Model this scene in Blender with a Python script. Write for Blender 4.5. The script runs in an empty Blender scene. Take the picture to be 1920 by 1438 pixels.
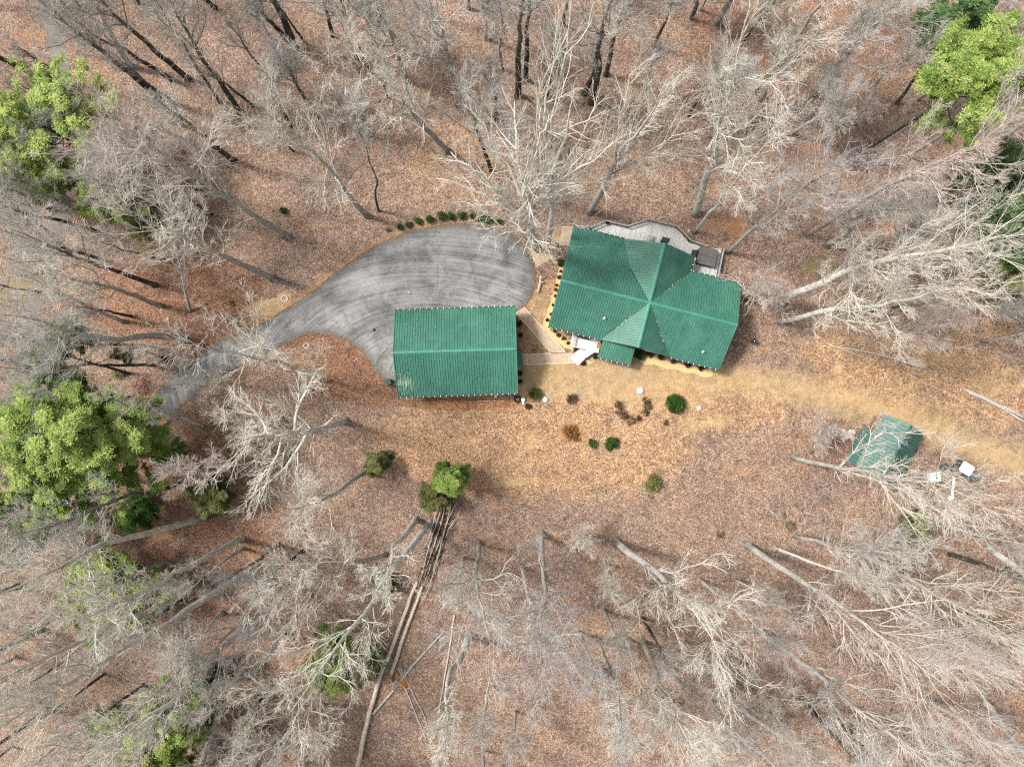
import bpy, bmesh, math, random
import numpy as np
from mathutils import Vector

# ------------------------------------------------------------------ camera, sky, sun, exposure
H = 85.0            # flying height of the camera above the ground (m)
F = 1321.0          # focal length in pixels of the 1920 px wide photograph
S = bpy.context.scene
COL = S.collection
cd = bpy.data.cameras.new('camera'); cam = bpy.data.objects.new('camera', cd); COL.objects.link(cam)
cam.location = (0, 0, H); cam.rotation_euler = (0, 0, 0)
cd.sensor_width = 36.0; cd.lens = F / 1920 * 36.0; cd.clip_end = 3000; cd.clip_start = 0.5
S.camera = cam
S.view_settings.view_transform = 'Standard'; S.view_settings.look = 'None'
S.view_settings.exposure = 1.1; S.view_settings.gamma = 1.0
S.cycles.use_denoising = False; S.cycles.filter_width = 1.2; S.cycles.adaptive_threshold = 0.009; S.cycles.max_bounces = 4; S.cycles.diffuse_bounces = 2; S.cycles.glossy_bounces = 2; S.cycles.transmission_bounces = 1
SUN_EL = math.radians(53); SUN_AZ = math.radians(163)       # direction towards the sun, measured from +x (mostly -x)
w = bpy.data.worlds.new('World'); S.world = w; w.use_nodes = True
wn = w.node_tree.nodes; wl = w.node_tree.links
bg = wn['Background']; sky = wn.new('ShaderNodeTexSky'); sky.sky_type = 'NISHITA'; sky.sun_disc = False
sky.sun_elevation = SUN_EL; sky.sun_rotation = math.radians(90) - SUN_AZ
sky.air_density = 1.0; sky.dust_density = 5.0; sky.ozone_density = 1.0
hs = wn.new('ShaderNodeHueSaturation'); hs.inputs['Saturation'].default_value = 0.22
wl.new(sky.outputs[0], hs.inputs['Color']); wl.new(hs.outputs[0], bg.inputs[0]); bg.inputs[1].default_value = 0.098
sl = bpy.data.lights.new('sun', 'SUN'); sl.energy = 2.3; sl.angle = math.radians(9); sl.color = (1.0, 0.95, 0.88)
so = bpy.data.objects.new('sun', sl); COL.objects.link(so)
so.rotation_euler = Vector((math.cos(SUN_AZ) * math.cos(SUN_EL), math.sin(SUN_AZ) * math.cos(SUN_EL), math.sin(SUN_EL))).to_track_quat('Z', 'Y').to_euler()
so.location = (-60, 0, 120)

def W(px, py, z=0.0):
    """photograph pixel -> point of the place at height z"""
    k = (H - z) / F
    return ((px - 960) * k, (719 - py) * k, z)

# ------------------------------------------------------------------ materials
MATS = {}
class NT:
    def __init__(s, m):
        s.t = m.node_tree; s.n = s.t.nodes; s.l = s.t.links; s.b = s.n['Principled BSDF']
    def node(s, typ, **kw):
        nd = s.n.new(typ)
        for k, v in kw.items():
            if k in nd.inputs: 
                if hasattr(v, 'links') or isinstance(v, bpy.types.NodeSocket): s.l.new(v, nd.inputs[k])
                else: nd.inputs[k].default_value = v
            else: setattr(nd, k, v)
        return nd
    def link(s, a, b): s.l.new(a, b)
    def coord(s, kind='Object'):
        return s.n.new('ShaderNodeTexCoord').outputs[kind]
    def mapping(s, vec, scale=(1, 1, 1), rot=(0, 0, 0), loc=(0, 0, 0)):
        m = s.n.new('ShaderNodeMapping'); s.l.new(vec, m.inputs[0])
        m.inputs['Scale'].default_value = scale; m.inputs['Rotation'].default_value = rot; m.inputs['Location'].default_value = loc
        return m.outputs[0]
    def noise(s, vec, scale, detail=4, rough=0.6, dist=0.0):
        n = s.n.new('ShaderNodeTexNoise'); s.l.new(vec, n.inputs['Vector'])
        n.inputs['Scale'].default_value = scale; n.inputs['Detail'].default_value = detail
        n.inputs['Roughness'].default_value = rough; n.inputs['Distortion'].default_value = dist
        return n.outputs[0]
    def ramp(s, fac, stops, interp='LINEAR'):
        r = s.n.new('ShaderNodeValToRGB'); s.l.new(fac, r.inputs[0]); r.color_ramp.interpolation = interp
        el = r.color_ramp.elements
        while len(el) < len(stops): el.new(0.5)
        for e, (p, c) in zip(el, stops):
            e.position = p; e.color = (c[0], c[1], c[2], 1) if not isinstance(c, (int, float)) else (c, c, c, 1)
        return r.outputs[0]
    def mix(s, fac, a, b, mode='MIX'):
        m = s.n.new('ShaderNodeMix'); m.data_type = 'RGBA'; m.blend_type = mode
        for i, v in ((0, fac), (6, a), (7, b)):
            if isinstance(v, bpy.types.NodeSocket): s.l.new(v, m.inputs[i])
            elif isinstance(v, (int, float)): m.inputs[i].default_value = v if i == 0 else (v, v, v, 1)
            else: m.inputs[i].default_value = (v[0], v[1], v[2], 1)
        return m.outputs[2]
    def math(s, op, a, b=None, c=None, clamp=False):
        m = s.n.new('ShaderNodeMath'); m.operation = op; m.use_clamp = clamp
        for i, v in enumerate((a, b, c)):
            if v is None: continue
            if isinstance(v, bpy.types.NodeSocket): s.l.new(v, m.inputs[i])
            else: m.inputs[i].default_value = v
        return m.outputs[0]
    def bump(s, h, strength=0.5, dist=0.05):
        b = s.n.new('ShaderNodeBump'); s.l.new(h, b.inputs['Height'])
        b.inputs['Strength'].default_value = strength; b.inputs['Distance'].default_value = dist
        s.l.new(b.outputs[0], s.b.inputs['Normal'])

def newmat(name, rough=0.8, spec=0.3):
    m = bpy.data.materials.new(name); m.use_nodes = True
    t = NT(m); t.b.inputs['Roughness'].default_value = rough
    t.b.inputs['Specular IOR Level'].default_value = spec
    MATS[name] = m
    return m, t

def varied(name, c1, c2, scale=3.0, rough=0.8, spec=0.3, bump=0.2, stretch=(1, 1, 1), detail=5):
    m, t = newmat(name, rough, spec)
    v = t.mapping(t.coord(), scale=stretch)
    n = t.noise(v, scale, detail, 0.65)
    c = t.ramp(n, [(0.3, c1), (0.7, c2)])
    t.link(c, t.b.inputs['Base Color'])
    if bump: t.bump(n, bump, 0.03)
    return m

def bark(name, dark, pale, lich):
    m, t = newmat(name, 0.9, 0.15)
    co = t.coord()
    a = t.node('ShaderNodeAttribute', attribute_name='thin').outputs['Fac']
    n1 = t.noise(t.mapping(co, scale=(1, 1, 0.45)), 2.6, 7, 0.75)
    n2 = t.noise(t.mapping(co, scale=(1, 1, 0.6), loc=(3, 1, 7)), 1.7, 5, 0.7)
    base = t.mix(a, dark, pale)
    shade = t.ramp(n1, [(0.3, 0.42), (0.52, 0.95), (0.7, 1.4)])
    c = t.mix(1.0, base, shade, 'MULTIPLY')
    lf = t.ramp(n2, [(0.5, 0.0), (0.62, 1.0)])
    lf2 = t.math('MULTIPLY', lf, t.math('MULTIPLY_ADD', a, 0.55, 0.3))
    c = t.mix(lf2, c, lich)
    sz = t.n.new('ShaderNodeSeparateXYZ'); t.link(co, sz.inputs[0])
    darkening = t.math('ADD', t.math('MULTIPLY_ADD', sz.outputs[2], -0.45, 0.95), t.math('MULTIPLY', t.math('SUBTRACT', n2, 0.5), 2.0), clamp=True)
    c = t.mix(t.math('MULTIPLY', darkening, 0.8), c, (0.055, 0.055, 0.035))  # bark turns dark olive towards the foot of every trunk
    t.link(c, t.b.inputs['Base Color']); t.bump(n1, 0.5, 0.04)
    return m
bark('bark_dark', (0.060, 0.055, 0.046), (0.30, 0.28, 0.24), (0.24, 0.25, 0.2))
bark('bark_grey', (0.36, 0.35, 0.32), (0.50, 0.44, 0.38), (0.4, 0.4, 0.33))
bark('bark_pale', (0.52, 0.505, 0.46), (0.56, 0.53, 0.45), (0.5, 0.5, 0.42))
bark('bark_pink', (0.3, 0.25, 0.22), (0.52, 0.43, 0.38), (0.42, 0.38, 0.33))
varied('twig_cream', (0.50, 0.47, 0.40), (0.72, 0.68, 0.60), 2.0, 0.85, 0.2, 0)
varied('twig_grey', (0.38, 0.365, 0.34), (0.58, 0.56, 0.52), 1.0, 0.85, 0.2, 0)
varied('twig_pink', (0.44, 0.38, 0.345), (0.64, 0.57, 0.52), 1.0, 0.85, 0.2, 0)
varied('twig_violet', (0.33, 0.30, 0.29), (0.50, 0.47, 0.46), 1.0, 0.85, 0.2, 0)
varied('dead_wood', (0.38, 0.32, 0.25), (0.60, 0.53, 0.43), 3.0, 0.9, 0.2, 0.3, (1, 1, 1))
varied('grey_wood', (0.26, 0.24, 0.21), (0.48, 0.45, 0.41), 3.0, 0.9, 0.2, 0.3)
varied('rotten_wood', (0.28, 0.13, 0.05), (0.55, 0.29, 0.11), 6.0, 0.95, 0.1, 0.5)

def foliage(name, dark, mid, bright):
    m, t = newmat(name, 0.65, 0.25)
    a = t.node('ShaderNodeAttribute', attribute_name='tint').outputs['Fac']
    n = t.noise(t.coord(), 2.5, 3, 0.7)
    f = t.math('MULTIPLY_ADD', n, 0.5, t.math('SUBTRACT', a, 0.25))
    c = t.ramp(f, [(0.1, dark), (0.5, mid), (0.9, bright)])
    t.link(c, t.b.inputs['Base Color'])
    tr = t.n.new('ShaderNodeBsdfTranslucent'); t.link(c, tr.inputs['Color']); ms = t.n.new('ShaderNodeMixShader'); ms.inputs[0].default_value = 0.32
    t.link(t.b.outputs[0], ms.inputs[1]); t.link(tr.outputs[0], ms.inputs[2]); t.link(ms.outputs[0], t.n['Material Output'].inputs[0])
    return m
foliage('needle_bright', (0.08, 0.16, 0.03), (0.25, 0.36, 0.08), (0.50, 0.57, 0.19))
foliage('needle_dark', (0.03, 0.07, 0.025), (0.085, 0.16, 0.055), (0.19, 0.29, 0.11))
foliage('leaf_green', (0.025, 0.06, 0.015), (0.06, 0.14, 0.025), (0.12, 0.24, 0.05))
foliage('leaf_olive', (0.08, 0.085, 0.03), (0.17, 0.18, 0.06), (0.28, 0.29, 0.10))
foliage('leaf_brown', (0.05, 0.03, 0.02), (0.12, 0.075, 0.05), (0.24, 0.17, 0.11))
foliage('leaf_orange', (0.16, 0.075, 0.025), (0.32, 0.18, 0.07), (0.48, 0.32, 0.15))
foliage('leaf_red', (0.16, 0.04, 0.03), (0.32, 0.10, 0.08), (0.5, 0.2, 0.16))

# forest floor ------------------------------------------------------------
m, t = newmat('leaf_litter', 0.9, 0.15)
co = t.coord()
z1 = t.n.new('ShaderNodeAttribute'); z1.attribute_name = 'zone_a'
z2 = t.n.new('ShaderNodeAttribute'); z2.attribute_name = 'zone_b'
s1 = t.n.new('ShaderNodeSeparateColor'); t.link(z1.outputs['Color'], s1.inputs[0])
s2 = t.n.new('ShaderNodeSeparateColor'); t.link(z2.outputs['Color'], s2.inputs[0])
warp = t.node('ShaderNodeTexNoise', Scale=2.0, Detail=3.0); t.link(co, warp.inputs['Vector'])
wv = t.mix(0.05, co, warp.outputs['Color'], 'ADD')
def vor(scale, loc):
    v = t.n.new('ShaderNodeTexVoronoi'); v.inputs['Scale'].default_value = scale; v.inputs['Randomness'].default_value = 1.0
    t.link(t.mapping(wv, loc=loc), v.inputs['Vector']); return v
va = vor(8.5, (0, 0, 0.1)); vb = vor(14.0, (5, 2, 0.3))
ca = t.n.new('ShaderNodeSeparateColor'); t.link(va.outputs['Color'], ca.inputs[0])
cb = t.n.new('ShaderNodeSeparateColor'); t.link(vb.outputs['Color'], cb.inputs[0])
leaf = t.ramp(ca.outputs[0], [(0.0, (0.07, 0.042, 0.030)), (0.25, (0.165, 0.10, 0.073)), (0.5, (0.26, 0.168, 0.125)),
                              (0.78, (0.40, 0.265, 0.195)), (0.92, (0.50, 0.375, 0.29)), (1.0, (0.64, 0.51, 0.41))])
leaf2 = t.ramp(cb.outputs[0], [(0.0, (0.05, 0.028, 0.02)), (0.35, (0.22, 0.135, 0.095)), (0.75, (0.36, 0.235, 0.175)), (1.0, (0.58, 0.45, 0.36))])
lit = t.mix(1.0, t.mix(0.42, leaf, leaf2), (0.81, 0.91, 0.97), 'MULTIPLY')
tone = t.noise(co, 0.28, 6, 0.72, 0.6)
lit = t.mix(1.0, lit, t.ramp(tone, [(0.32, (0.70, 0.74, 0.80)), (0.46, (1.0, 0.95, 0.92)), (0.58, (1.08, 1.04, 0.98)), (0.7, (1.22, 1.04, 0.86))]), 'MULTIPLY')
big = t.noise(co, 0.09, 5, 0.6); mid = t.noise(co, 0.9, 5, 0.7); fine = t.noise(co, 7, 4, 0.75)
lit = t.mix(1.0, lit, t.ramp(mid, [(0.25, (0.50, 0.46, 0.44)), (0.45, (0.95, 0.94, 0.93)), (0.75, (1.28, 1.26, 1.22))]), 'MULTIPLY')
lit = t.mix(1.0, lit, t.ramp(big, [(0.3, (0.84, 0.82, 0.85)), (0.7, (1.16, 1.10, 1.04))]), 'MULTIPLY')
def mask(v, a=0.35, b=0.65, nz=mid, amt=0.7):
    x = t.math('ADD', v, t.math('MULTIPLY', t.math('SUBTRACT', nz, 0.5), amt))
    x2 = t.math('MULTIPLY_ADD', t.math('SUBTRACT', fine, 0.5), 0.5, x)
    return t.ramp(x2, [(a, 0.0), (b, 1.0)])
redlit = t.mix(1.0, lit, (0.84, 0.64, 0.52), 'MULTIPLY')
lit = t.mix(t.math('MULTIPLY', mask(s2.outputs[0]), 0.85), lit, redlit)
tanlit = t.mix(1.0, lit, (1.32, 1.22, 0.98), 'MULTIPLY')
lit = t.mix(mask(s2.outputs[1]), lit, tanlit)
orange = t.ramp(fine, [(0.25, (0.26, 0.12, 0.05)), (0.55, (0.40, 0.21, 0.09)), (0.8, (0.52, 0.31, 0.16))])
orange = t.mix(0.35, orange, lit)
lit = t.mix(t.math('MULTIPLY', mask(s1.outputs[2]), 0.9), lit, orange)
olive = t.ramp(fine, [(0.25, (0.11, 0.09, 0.035)), (0.55, (0.22, 0.19, 0.08)), (0.8, (0.34, 0.29, 0.15))])
lit = t.mix(t.math('MULTIPLY', mask(s1.outputs[1]), 0.75), lit, t.mix(0.3, olive, lit))
sand = t.ramp(t.mix(0.5, fine, mid), [(0.3, (0.27, 0.18, 0.08)), (0.5, (0.42, 0.295, 0.15)), (0.72, (0.60, 0.46, 0.28))])
sand = t.mix(0.2, sand, lit)
lit = t.mix(t.math('MULTIPLY', mask(s1.outputs[0], .14, .70, amt=0.9), 0.85), lit, sand)
straw = t.ramp(fine, [(0.3, (0.48, 0.31, 0.13)), (0.55, (0.66, 0.48, 0.24)), (0.75, (0.80, 0.62, 0.36))])
lit = t.mix(mask(s2.outputs[2], 0.4, 0.55, amt=0.3), lit, straw)
t.link(lit, t.b.inputs['Base Color'])
hgt = t.math('ADD', t.math('MULTIPLY', ca.outputs[1], 0.7), t.math('ADD', t.math('MULTIPLY', cb.outputs[1], 0.5), t.math('MULTIPLY', mid, 1.5)))
t.bump(hgt, 0.55, 0.10)

# asphalt -------------------------------------------------------------------
m, t = newmat('asphalt', 0.85, 0.3)
co = t.coord()
cx, cy, _ = W(800, 700)
sub = t.n.new('ShaderNodeVectorMath'); sub.operation = 'SUBTRACT'; t.link(co, sub.inputs[0]); sub.inputs[1].default_value = (cx, cy, 0)
sp = t.n.new('ShaderNodeSeparateXYZ'); t.link(t.mapping(sub.outputs[0], scale=(0.62, 1, 1), rot=(0, 0, 0.05)), sp.inputs[0])
rr = t.math('SQRT', t.math('ADD', t.math('MULTIPLY', sp.outputs[0], sp.outputs[0]), t.math('MULTIPLY', sp.outputs[1], sp.outputs[1])))
an = t.math('ARCTAN2', sp.outputs[1], sp.outputs[0])
cmb = t.n.new('ShaderNodeCombineXYZ'); t.link(t.math('MULTIPLY', rr, 2.2), cmb.inputs[0]); t.link(t.math('MULTIPLY', an, 1.3), cmb.inputs[1])
st = t.noise(cmb.outputs[0], 0.7, 7, 0.7, 2.2)
blot = t.noise(co, 0.35, 6, 0.65, 0.4); gr = t.noise(co, 8, 3, 0.8)
xx = t.math('ADD', t.math('MULTIPLY', st, 0.40), t.math('ADD', t.math('MULTIPLY', blot, 0.50), t.math('MULTIPLY', gr, 0.10)))
ed = t.n.new('ShaderNodeAttribute'); ed.attribute_name = 'edge'
c = t.ramp(xx, [(0.36, (0.07, 0.07, 0.072)), (0.46, (0.17, 0.17, 0.17)), (0.54, (0.28, 0.28, 0.275)), (0.66, (0.42, 0.42, 0.405))])
c = t.mix(t.math('MULTIPLY', t.math('ADD', ed.outputs['Fac'], t.math('MULTIPLY_ADD', blot, 1.2, -0.6), clamp=True), 0.75), c, (0.07, 0.068, 0.066))
# hairline cracks
vk = t.n.new('ShaderNodeTexVoronoi'); vk.feature = 'DISTANCE_TO_EDGE'; vk.inputs['Scale'].default_value = 0.16
wp = t.node('ShaderNodeTexNoise', Scale=0.8, Detail=4.0); t.link(co, wp.inputs['Vector'])
t.link(t.mix(0.6, co, wp.outputs['Color'], 'ADD'), vk.inputs['Vector'])
c = t.mix(t.math('MULTIPLY', t.ramp(vk.outputs[0], [(0.0, 1.0), (0.006, 0.0)]), 0.45), c, (0.05, 0.05, 0.05))
t.link(c, t.b.inputs['Base Color']); t.bump(gr, 0.3, 0.01)
varied('old_asphalt', (0.13, 0.115, 0.10), (0.22, 0.20, 0.18), 0.5, 0.9, 0.2, 0.2)

def metal_roof(name, dark, light, rough=0.42, worn=None):
    m, t = newmat(name, rough, 0.5)
    co = t.coord()
    a = t.noise(co, 0.35, 5, 0.6); b = t.noise(t.mapping(co, scale=(1.0, 1.0, 1)), 3.5, 5, 0.7)
    c = t.ramp(t.math('ADD', t.math('MULTIPLY', a, 0.7), t.math('MULTIPLY', b, 0.3)), [(0.3, dark), (0.7, light)])
    st_ = t.noise(t.mapping(co, scale=(1.0, 0.6, 1), loc=(4, 9, 0)), 1.1, 7, 0.75, 1.2)
    c = t.mix(1.0, c, t.ramp(st_, [(0.3, (0.78, 0.80, 0.80)), (0.5, (1, 1, 1)), (0.72, (1.30, 1.18, 1.18))]), 'MULTIPLY')
    if worn:
        v_ = t.n.new('ShaderNodeVectorMath'); v_.operation = 'DISTANCE'; t.link(t.mapping(co, scale=(1, 1, 0)), v_.inputs[0]); v_.inputs[1].default_value = (worn[0], worn[1], 0)
        near = t.math('SUBTRACT', 1.0, t.math('DIVIDE', v_.outputs['Value'], 3.4), clamp=True)
        ck = t.ramp(t.math('ADD', near, t.math('MULTIPLY', t.math('SUBTRACT', t.noise(t.mapping(co, scale=(3.0, 0.6, 1)), 2.5, 5, 0.8), 0.5), 2.2)), [(0.72, 0.0), (1.0, 0.75)])
        c = t.mix(ck, c, (0.42, 0.48, 0.40))
    t.link(c, t.b.inputs['Base Color'])
    t.link(t.ramp(b, [(0.3, rough - 0.08), (0.7, rough + 0.15)]), t.b.inputs['Roughness'])
    return m
metal_roof('roof_green', (0.024, 0.112, 0.078), (0.060, 0.190, 0.140))
metal_roof('roof_green_worn', (0.026, 0.118, 0.082), (0.064, 0.200, 0.148), 0.42, (-5.9, -3.7))
metal_roof('roof_cap', (0.035, 0.175, 0.12), (0.06, 0.235, 0.17), 0.4)
metal_roof('roof_teal', (0.016, 0.075, 0.060), (0.036, 0.12, 0.10))
varied('siding_brown', (0.16, 0.10, 0.06), (0.24, 0.16, 0.10), 2, 0.8, 0.3, 0.2, (1, 1, 6))
varied('trim_dark', (0.03, 0.028, 0.026), (0.06, 0.055, 0.05), 3, 0.6)
varied('rail_dark', (0.04, 0.045, 0.04), (0.09, 0.095, 0.085), 3, 0.5)
varied('rail_grey', (0.22, 0.23, 0.22), (0.36, 0.36, 0.34), 3, 0.7)
varied('white_paint', (0.66, 0.66, 0.64), (0.80, 0.80, 0.78), 3, 0.5, 0.4, 0.05)
varied('white_plastic', (0.72, 0.72, 0.72), (0.84, 0.84, 0.84), 3, 0.35, 0.5, 0.03)
varied('grey_plastic', (0.35, 0.35, 0.36), (0.48, 0.48, 0.49), 3, 0.45, 0.5, 0.03)
varied('black_rubber', (0.018, 0.018, 0.018), (0.04, 0.04, 0.04), 6, 0.75)
varied('black_paint', (0.015, 0.016, 0.018), (0.04, 0.042, 0.046), 4, 0.35, 0.5, 0.05)
varied('dark_fabric', (0.035, 0.04, 0.045), (0.10, 0.11, 0.115), 2.5, 0.7, 0.3, 0.5)
varied('blue_plastic', (0.02, 0.07, 0.25), (0.04, 0.13, 0.40), 4, 0.4, 0.5, 0.05)
varied('light_blue', (0.22, 0.42, 0.7), (0.32, 0.52, 0.8), 4, 0.4, 0.5, 0.05)
varied('bin_green', (0.012, 0.035, 0.03), (0.025, 0.06, 0.05), 4, 0.45, 0.5, 0.05)
varied('steel', (0.35, 0.35, 0.35), (0.55, 0.55, 0.55), 4, 0.3, 0.6, 0.05)
varied('cover_brown', (0.085, 0.076, 0.074), (0.125, 0.112, 0.108), 1.5, 0.6, 0.4, 0.1)
varied('concrete', (0.34, 0.33, 0.30), (0.50, 0.48, 0.44), 2, 0.9, 0.2, 0.3)
varied('plywood', (0.40, 0.32, 0.21), (0.55, 0.46, 0.33), 2, 0.85, 0.2, 0.1, (1, 6, 1))
varied('red_wood', (0.16, 0.06, 0.045), (0.30, 0.13, 0.10), 5, 0.8)
varied('stone', (0.36, 0.31, 0.28), (0.58, 0.52, 0.47), 5, 0.9, 0.2, 0.4)
varied('coir', (0.20, 0.13, 0.04), (0.32, 0.21, 0.07), 9, 0.95, 0.1, 0.3)
varied('red_cable', (0.5, 0.08, 0.03), (0.6, 0.12, 0.05), 9, 0.6)
varied('red_paint', (0.35, 0.05, 0.03), (0.5, 0.09, 0.05), 5, 0.5)
m, t = newmat('window_glass', 0.08, 0.6); t.b.inputs['Base Color'].default_value = (0.03, 0.035, 0.04, 1)
m, t = newmat('glazed_ball', 0.12, 0.8); t.b.inputs['Base Color'].default_value = (0.02, 0.03, 0.035, 1)

def boards(name, c1, c2, ang, pitch=0.14):
    m, t = newmat(name, 0.8, 0.25)
    co = t.mapping(t.coord(), rot=(0, 0, ang))
    br = t.n.new('ShaderNodeTexBrick'); t.link(co, br.inputs['Vector'])
    br.inputs['Scale'].default_value = 1.0; br.inputs['Brick Width'].default_value = 3.6; br.inputs['Row Height'].default_value = pitch
    br.inputs['Mortar Size'].default_value = 0.008; br.inputs['Color1'].default_value = (*c1, 1); br.inputs['Color2'].default_value = (*c2, 1)
    br.inputs['Mortar'].default_value = (c1[0] * .35, c1[1] * .35, c1[2] * .35, 1)
    n = t.noise(t.mapping(co, scale=(0.5, 3, 1)), 1.3, 6, 0.7)
    c = t.mix(1.0, br.outputs['Color'], t.ramp(n, [(0.3, 0.78), (0.7, 1.15)]), 'MULTIPLY')
    t.link(c, t.b.inputs['Base Color']); t.bump(n, 0.15, 0.01)
    return m
boards('deck_boards', (0.52, 0.52, 0.50), (0.62, 0.615, 0.59), math.radians(90 + 14.2))
boards('porch_boards', (0.56, 0.56, 0.55), (0.64, 0.64, 0.62), math.radians(14.2))
m, t = newmat('pavers', 0.9, 0.2)
co = t.mapping(t.coord(), rot=(0, 0, 0.7))
br = t.n.new('ShaderNodeTexBrick'); t.link(co, br.inputs['Vector']); br.inputs['Scale'].default_value = 1.0
br.inputs['Brick Width'].default_value = 0.3; br.inputs['Row Height'].default_value = 0.15; br.inputs['Mortar Size'].default_value = 0.01
br.inputs['Color1'].default_value = (0.44, 0.34, 0.245, 1); br.inputs['Color2'].default_value = (0.54, 0.43, 0.32, 1); br.inputs['Mortar'].default_value = (0.20, 0.15, 0.10, 1)
n = t.noise(t.coord(), 1.4, 6, 0.7)
c = t.mix(1.0, br.outputs['Color'], t.ramp(n, [(0.3, (0.8, 0.8, 0.82)), (0.7, (1.15, 1.12, 1.08))]), 'MULTIPLY')
t.link(c, t.b.inputs['Base Color']); t.bump(n, 0.2, 0.01)
varied('paver_border', (0.46, 0.36, 0.24), (0.62, 0.50, 0.34), 3, 0.9, 0.2, 0.2)

# ------------------------------------------------------------------ object helpers
def tag(o, label=None, cat=None, group=None, kind=None):
    if label: o['label'] = label
    if cat: o['category'] = cat
    if group: o['group'] = group
    if kind: o['kind'] = kind
    return o
def thing(name, label, cat, loc=(0, 0, 0), group=None, rz=0.0):
    o = bpy.data.objects.new(name, None); COL.objects.link(o); o.location = loc; o.rotation_euler = (0, 0, rz)
    o.empty_display_size = 0.3
    return tag(o, label, cat, group)
def copy_tree(o, parent=None):
    c = o.copy(); COL.objects.link(c)
    if parent is not None: c.parent = parent
    for ch in CHILDREN.get(o.name, []): copy_tree(ch, c)
    return c
CHILDREN = {}
def adopt(o, parent):
    o.parent = parent; CHILDREN.setdefault(parent.name, []).append(o)

class MB:
    """collects shapes given in world coordinates and links them as one mesh object"""
    def __init__(s): s.v = []; s.f = []; s.mi = []; s.mats = []; s.cur = 0; s.attr = {}
    def mat(s, name):
        if name not in s.mats: s.mats.append(name)
        s.cur = s.mats.index(name); return s
    def face(s, idx): s.f.append(idx); s.mi.append(s.cur)
    def add(s, vs, fs):
        b = len(s.v); s.v += [tuple(p) for p in vs]
        for f in fs: s.face([b + i for i in f])
    def box(s, c, size, rz=0.0, taper=1.0, frame=None):
        x, y, z = [q / 2 for q in size]
        vs = []
        for dz in (-1, 1):
            k = 1.0 if dz < 0 else taper
            for dx, dy in ((-1, -1), (1, -1), (1, 1), (-1, 1)):
                a, b = dx * x * k, dy * y * k
                vs.append((c[0] + a * math.cos(rz) - b * math.sin(rz), c[1] + a * math.sin(rz) + b * math.cos(rz), c[2] + dz * z))
        s.add(vs, [(3, 2, 1, 0), (4, 5, 6, 7), (0, 1, 5, 4), (1, 2, 6, 5), (2, 3, 7, 6), (3, 0, 4, 7)])
    def prism(s, poly, z0, z1):
        if sum((poly[i - 1][0] * poly[i][1] - poly[i][0] * poly[i - 1][1]) for i in range(len(poly))) < 0: poly = poly[::-1]
        n = len(poly)
        vs = [(p[0], p[1], z0) for p in poly] + [(p[0], p[1], z1) for p in poly]
        s.add(vs, [tuple(range(n - 1, -1, -1)), tuple(range(n, 2 * n))] + [(i, (i + 1) % n, n + (i + 1) % n, n + i) for i in range(n)])
    def tube(s, pts, r, sides=6, cap=True):
        pts = [Vector(p) for p in pts]; rs = r if isinstance(r, (list, tuple)) else [r] * len(pts)
        b = len(s.v); n = len(pts)
        for i, p in enumerate(pts):
            T = (pts[min(i + 1, n - 1)] - pts[max(i - 1, 0)]).normalized()
            ref = Vector((0, 0, 1)) if abs(T.z) < 0.9 else Vector((1, 0, 0))
            a = T.cross(ref).normalized(); c = T.cross(a)
            for k in range(sides):
                th = 2 * math.pi * k / sides
                q = p + (a * math.cos(th) + c * math.sin(th)) * rs[i]; s.v.append(tuple(q))
        for i in range(n - 1):
            for k in range(sides):
                s.face([b + i * sides + k, b + i * sides + (k + 1) % sides, b + (i + 1) * sides + (k + 1) % sides, b + (i + 1) * sides + k])
        if cap:
            s.face([b + k for k in range(sides)][::-1]); s.face([b + (n - 1) * sides + k for k in range(sides)])
    def lathe(s, c, prof, sides=20):
        b = len(s.v)
        for (r, z) in prof:
            for k in range(sides):
                th = 2 * math.pi * k / sides; s.v.append((c[0] + r * math.cos(th), c[1] + r * math.sin(th), c[2] + z))
        for i in range(len(prof) - 1):
            for k in range(sides):
                s.face([b + i * sides + k, b + i * sides + (k + 1) % sides, b + (i + 1) * sides + (k + 1) % sides, b + (i + 1) * sides + k])
        s.face([b + k for k in range(sides)][::-1]); s.face([b + (len(prof) - 1) * sides + k for k in range(sides)])
    def torus(s, c, R, r, n=28, m=10, squash=1.0):
        b = len(s.v)
        for i in range(n):
            A = 2 * math.pi * i / n
            for j in range(m):
                B = 2 * math.pi * j / m
                s.v.append((c[0] + (R + r * math.cos(B)) * math.cos(A), c[1] + (R + r * math.cos(B)) * math.sin(A), c[2] + r * squash * math.sin(B)))
        for i in range(n):
            for j in range(m):
                s.face([b + i * m + j, b + ((i + 1) % n) * m + j, b + ((i + 1) % n) * m + (j + 1) % m, b + i * m + (j + 1) % m])
    def build(s, name, parent=None, origin=None, smooth=False, bevel=0.0):
        o0 = Vector(origin) if origin is not None else (Vector(parent_origin(parent)) if parent else Vector((0, 0, 0)))
        me = bpy.data.meshes.new(name)
        me.from_pydata([tuple(Vector(v) - o0) for v in s.v], [], s.f)
        for n in s.mats: me.materials.append(MATS[n])
        me.polygons.foreach_set('material_index', s.mi)
        if smooth: me.polygons.foreach_set('use_smooth', [True] * len(s.f))
        for k, vals in s.attr.items():
            a = me.attributes.new(k, 'FLOAT', 'POINT'); a.data.foreach_set('value', vals)
        me.update()
        o = bpy.data.objects.new(name, me); COL.objects.link(o)
        if parent: adopt(o, parent)
        else: o.location = o0
        if bevel:
            b = o.modifiers.new('bevel', 'BEVEL'); b.width = bevel; b.segments = 2; b.limit_method = 'ANGLE'
        return o
def parent_origin(p):
    while p.parent: p = p.parent
    return tuple(p.location)

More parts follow.
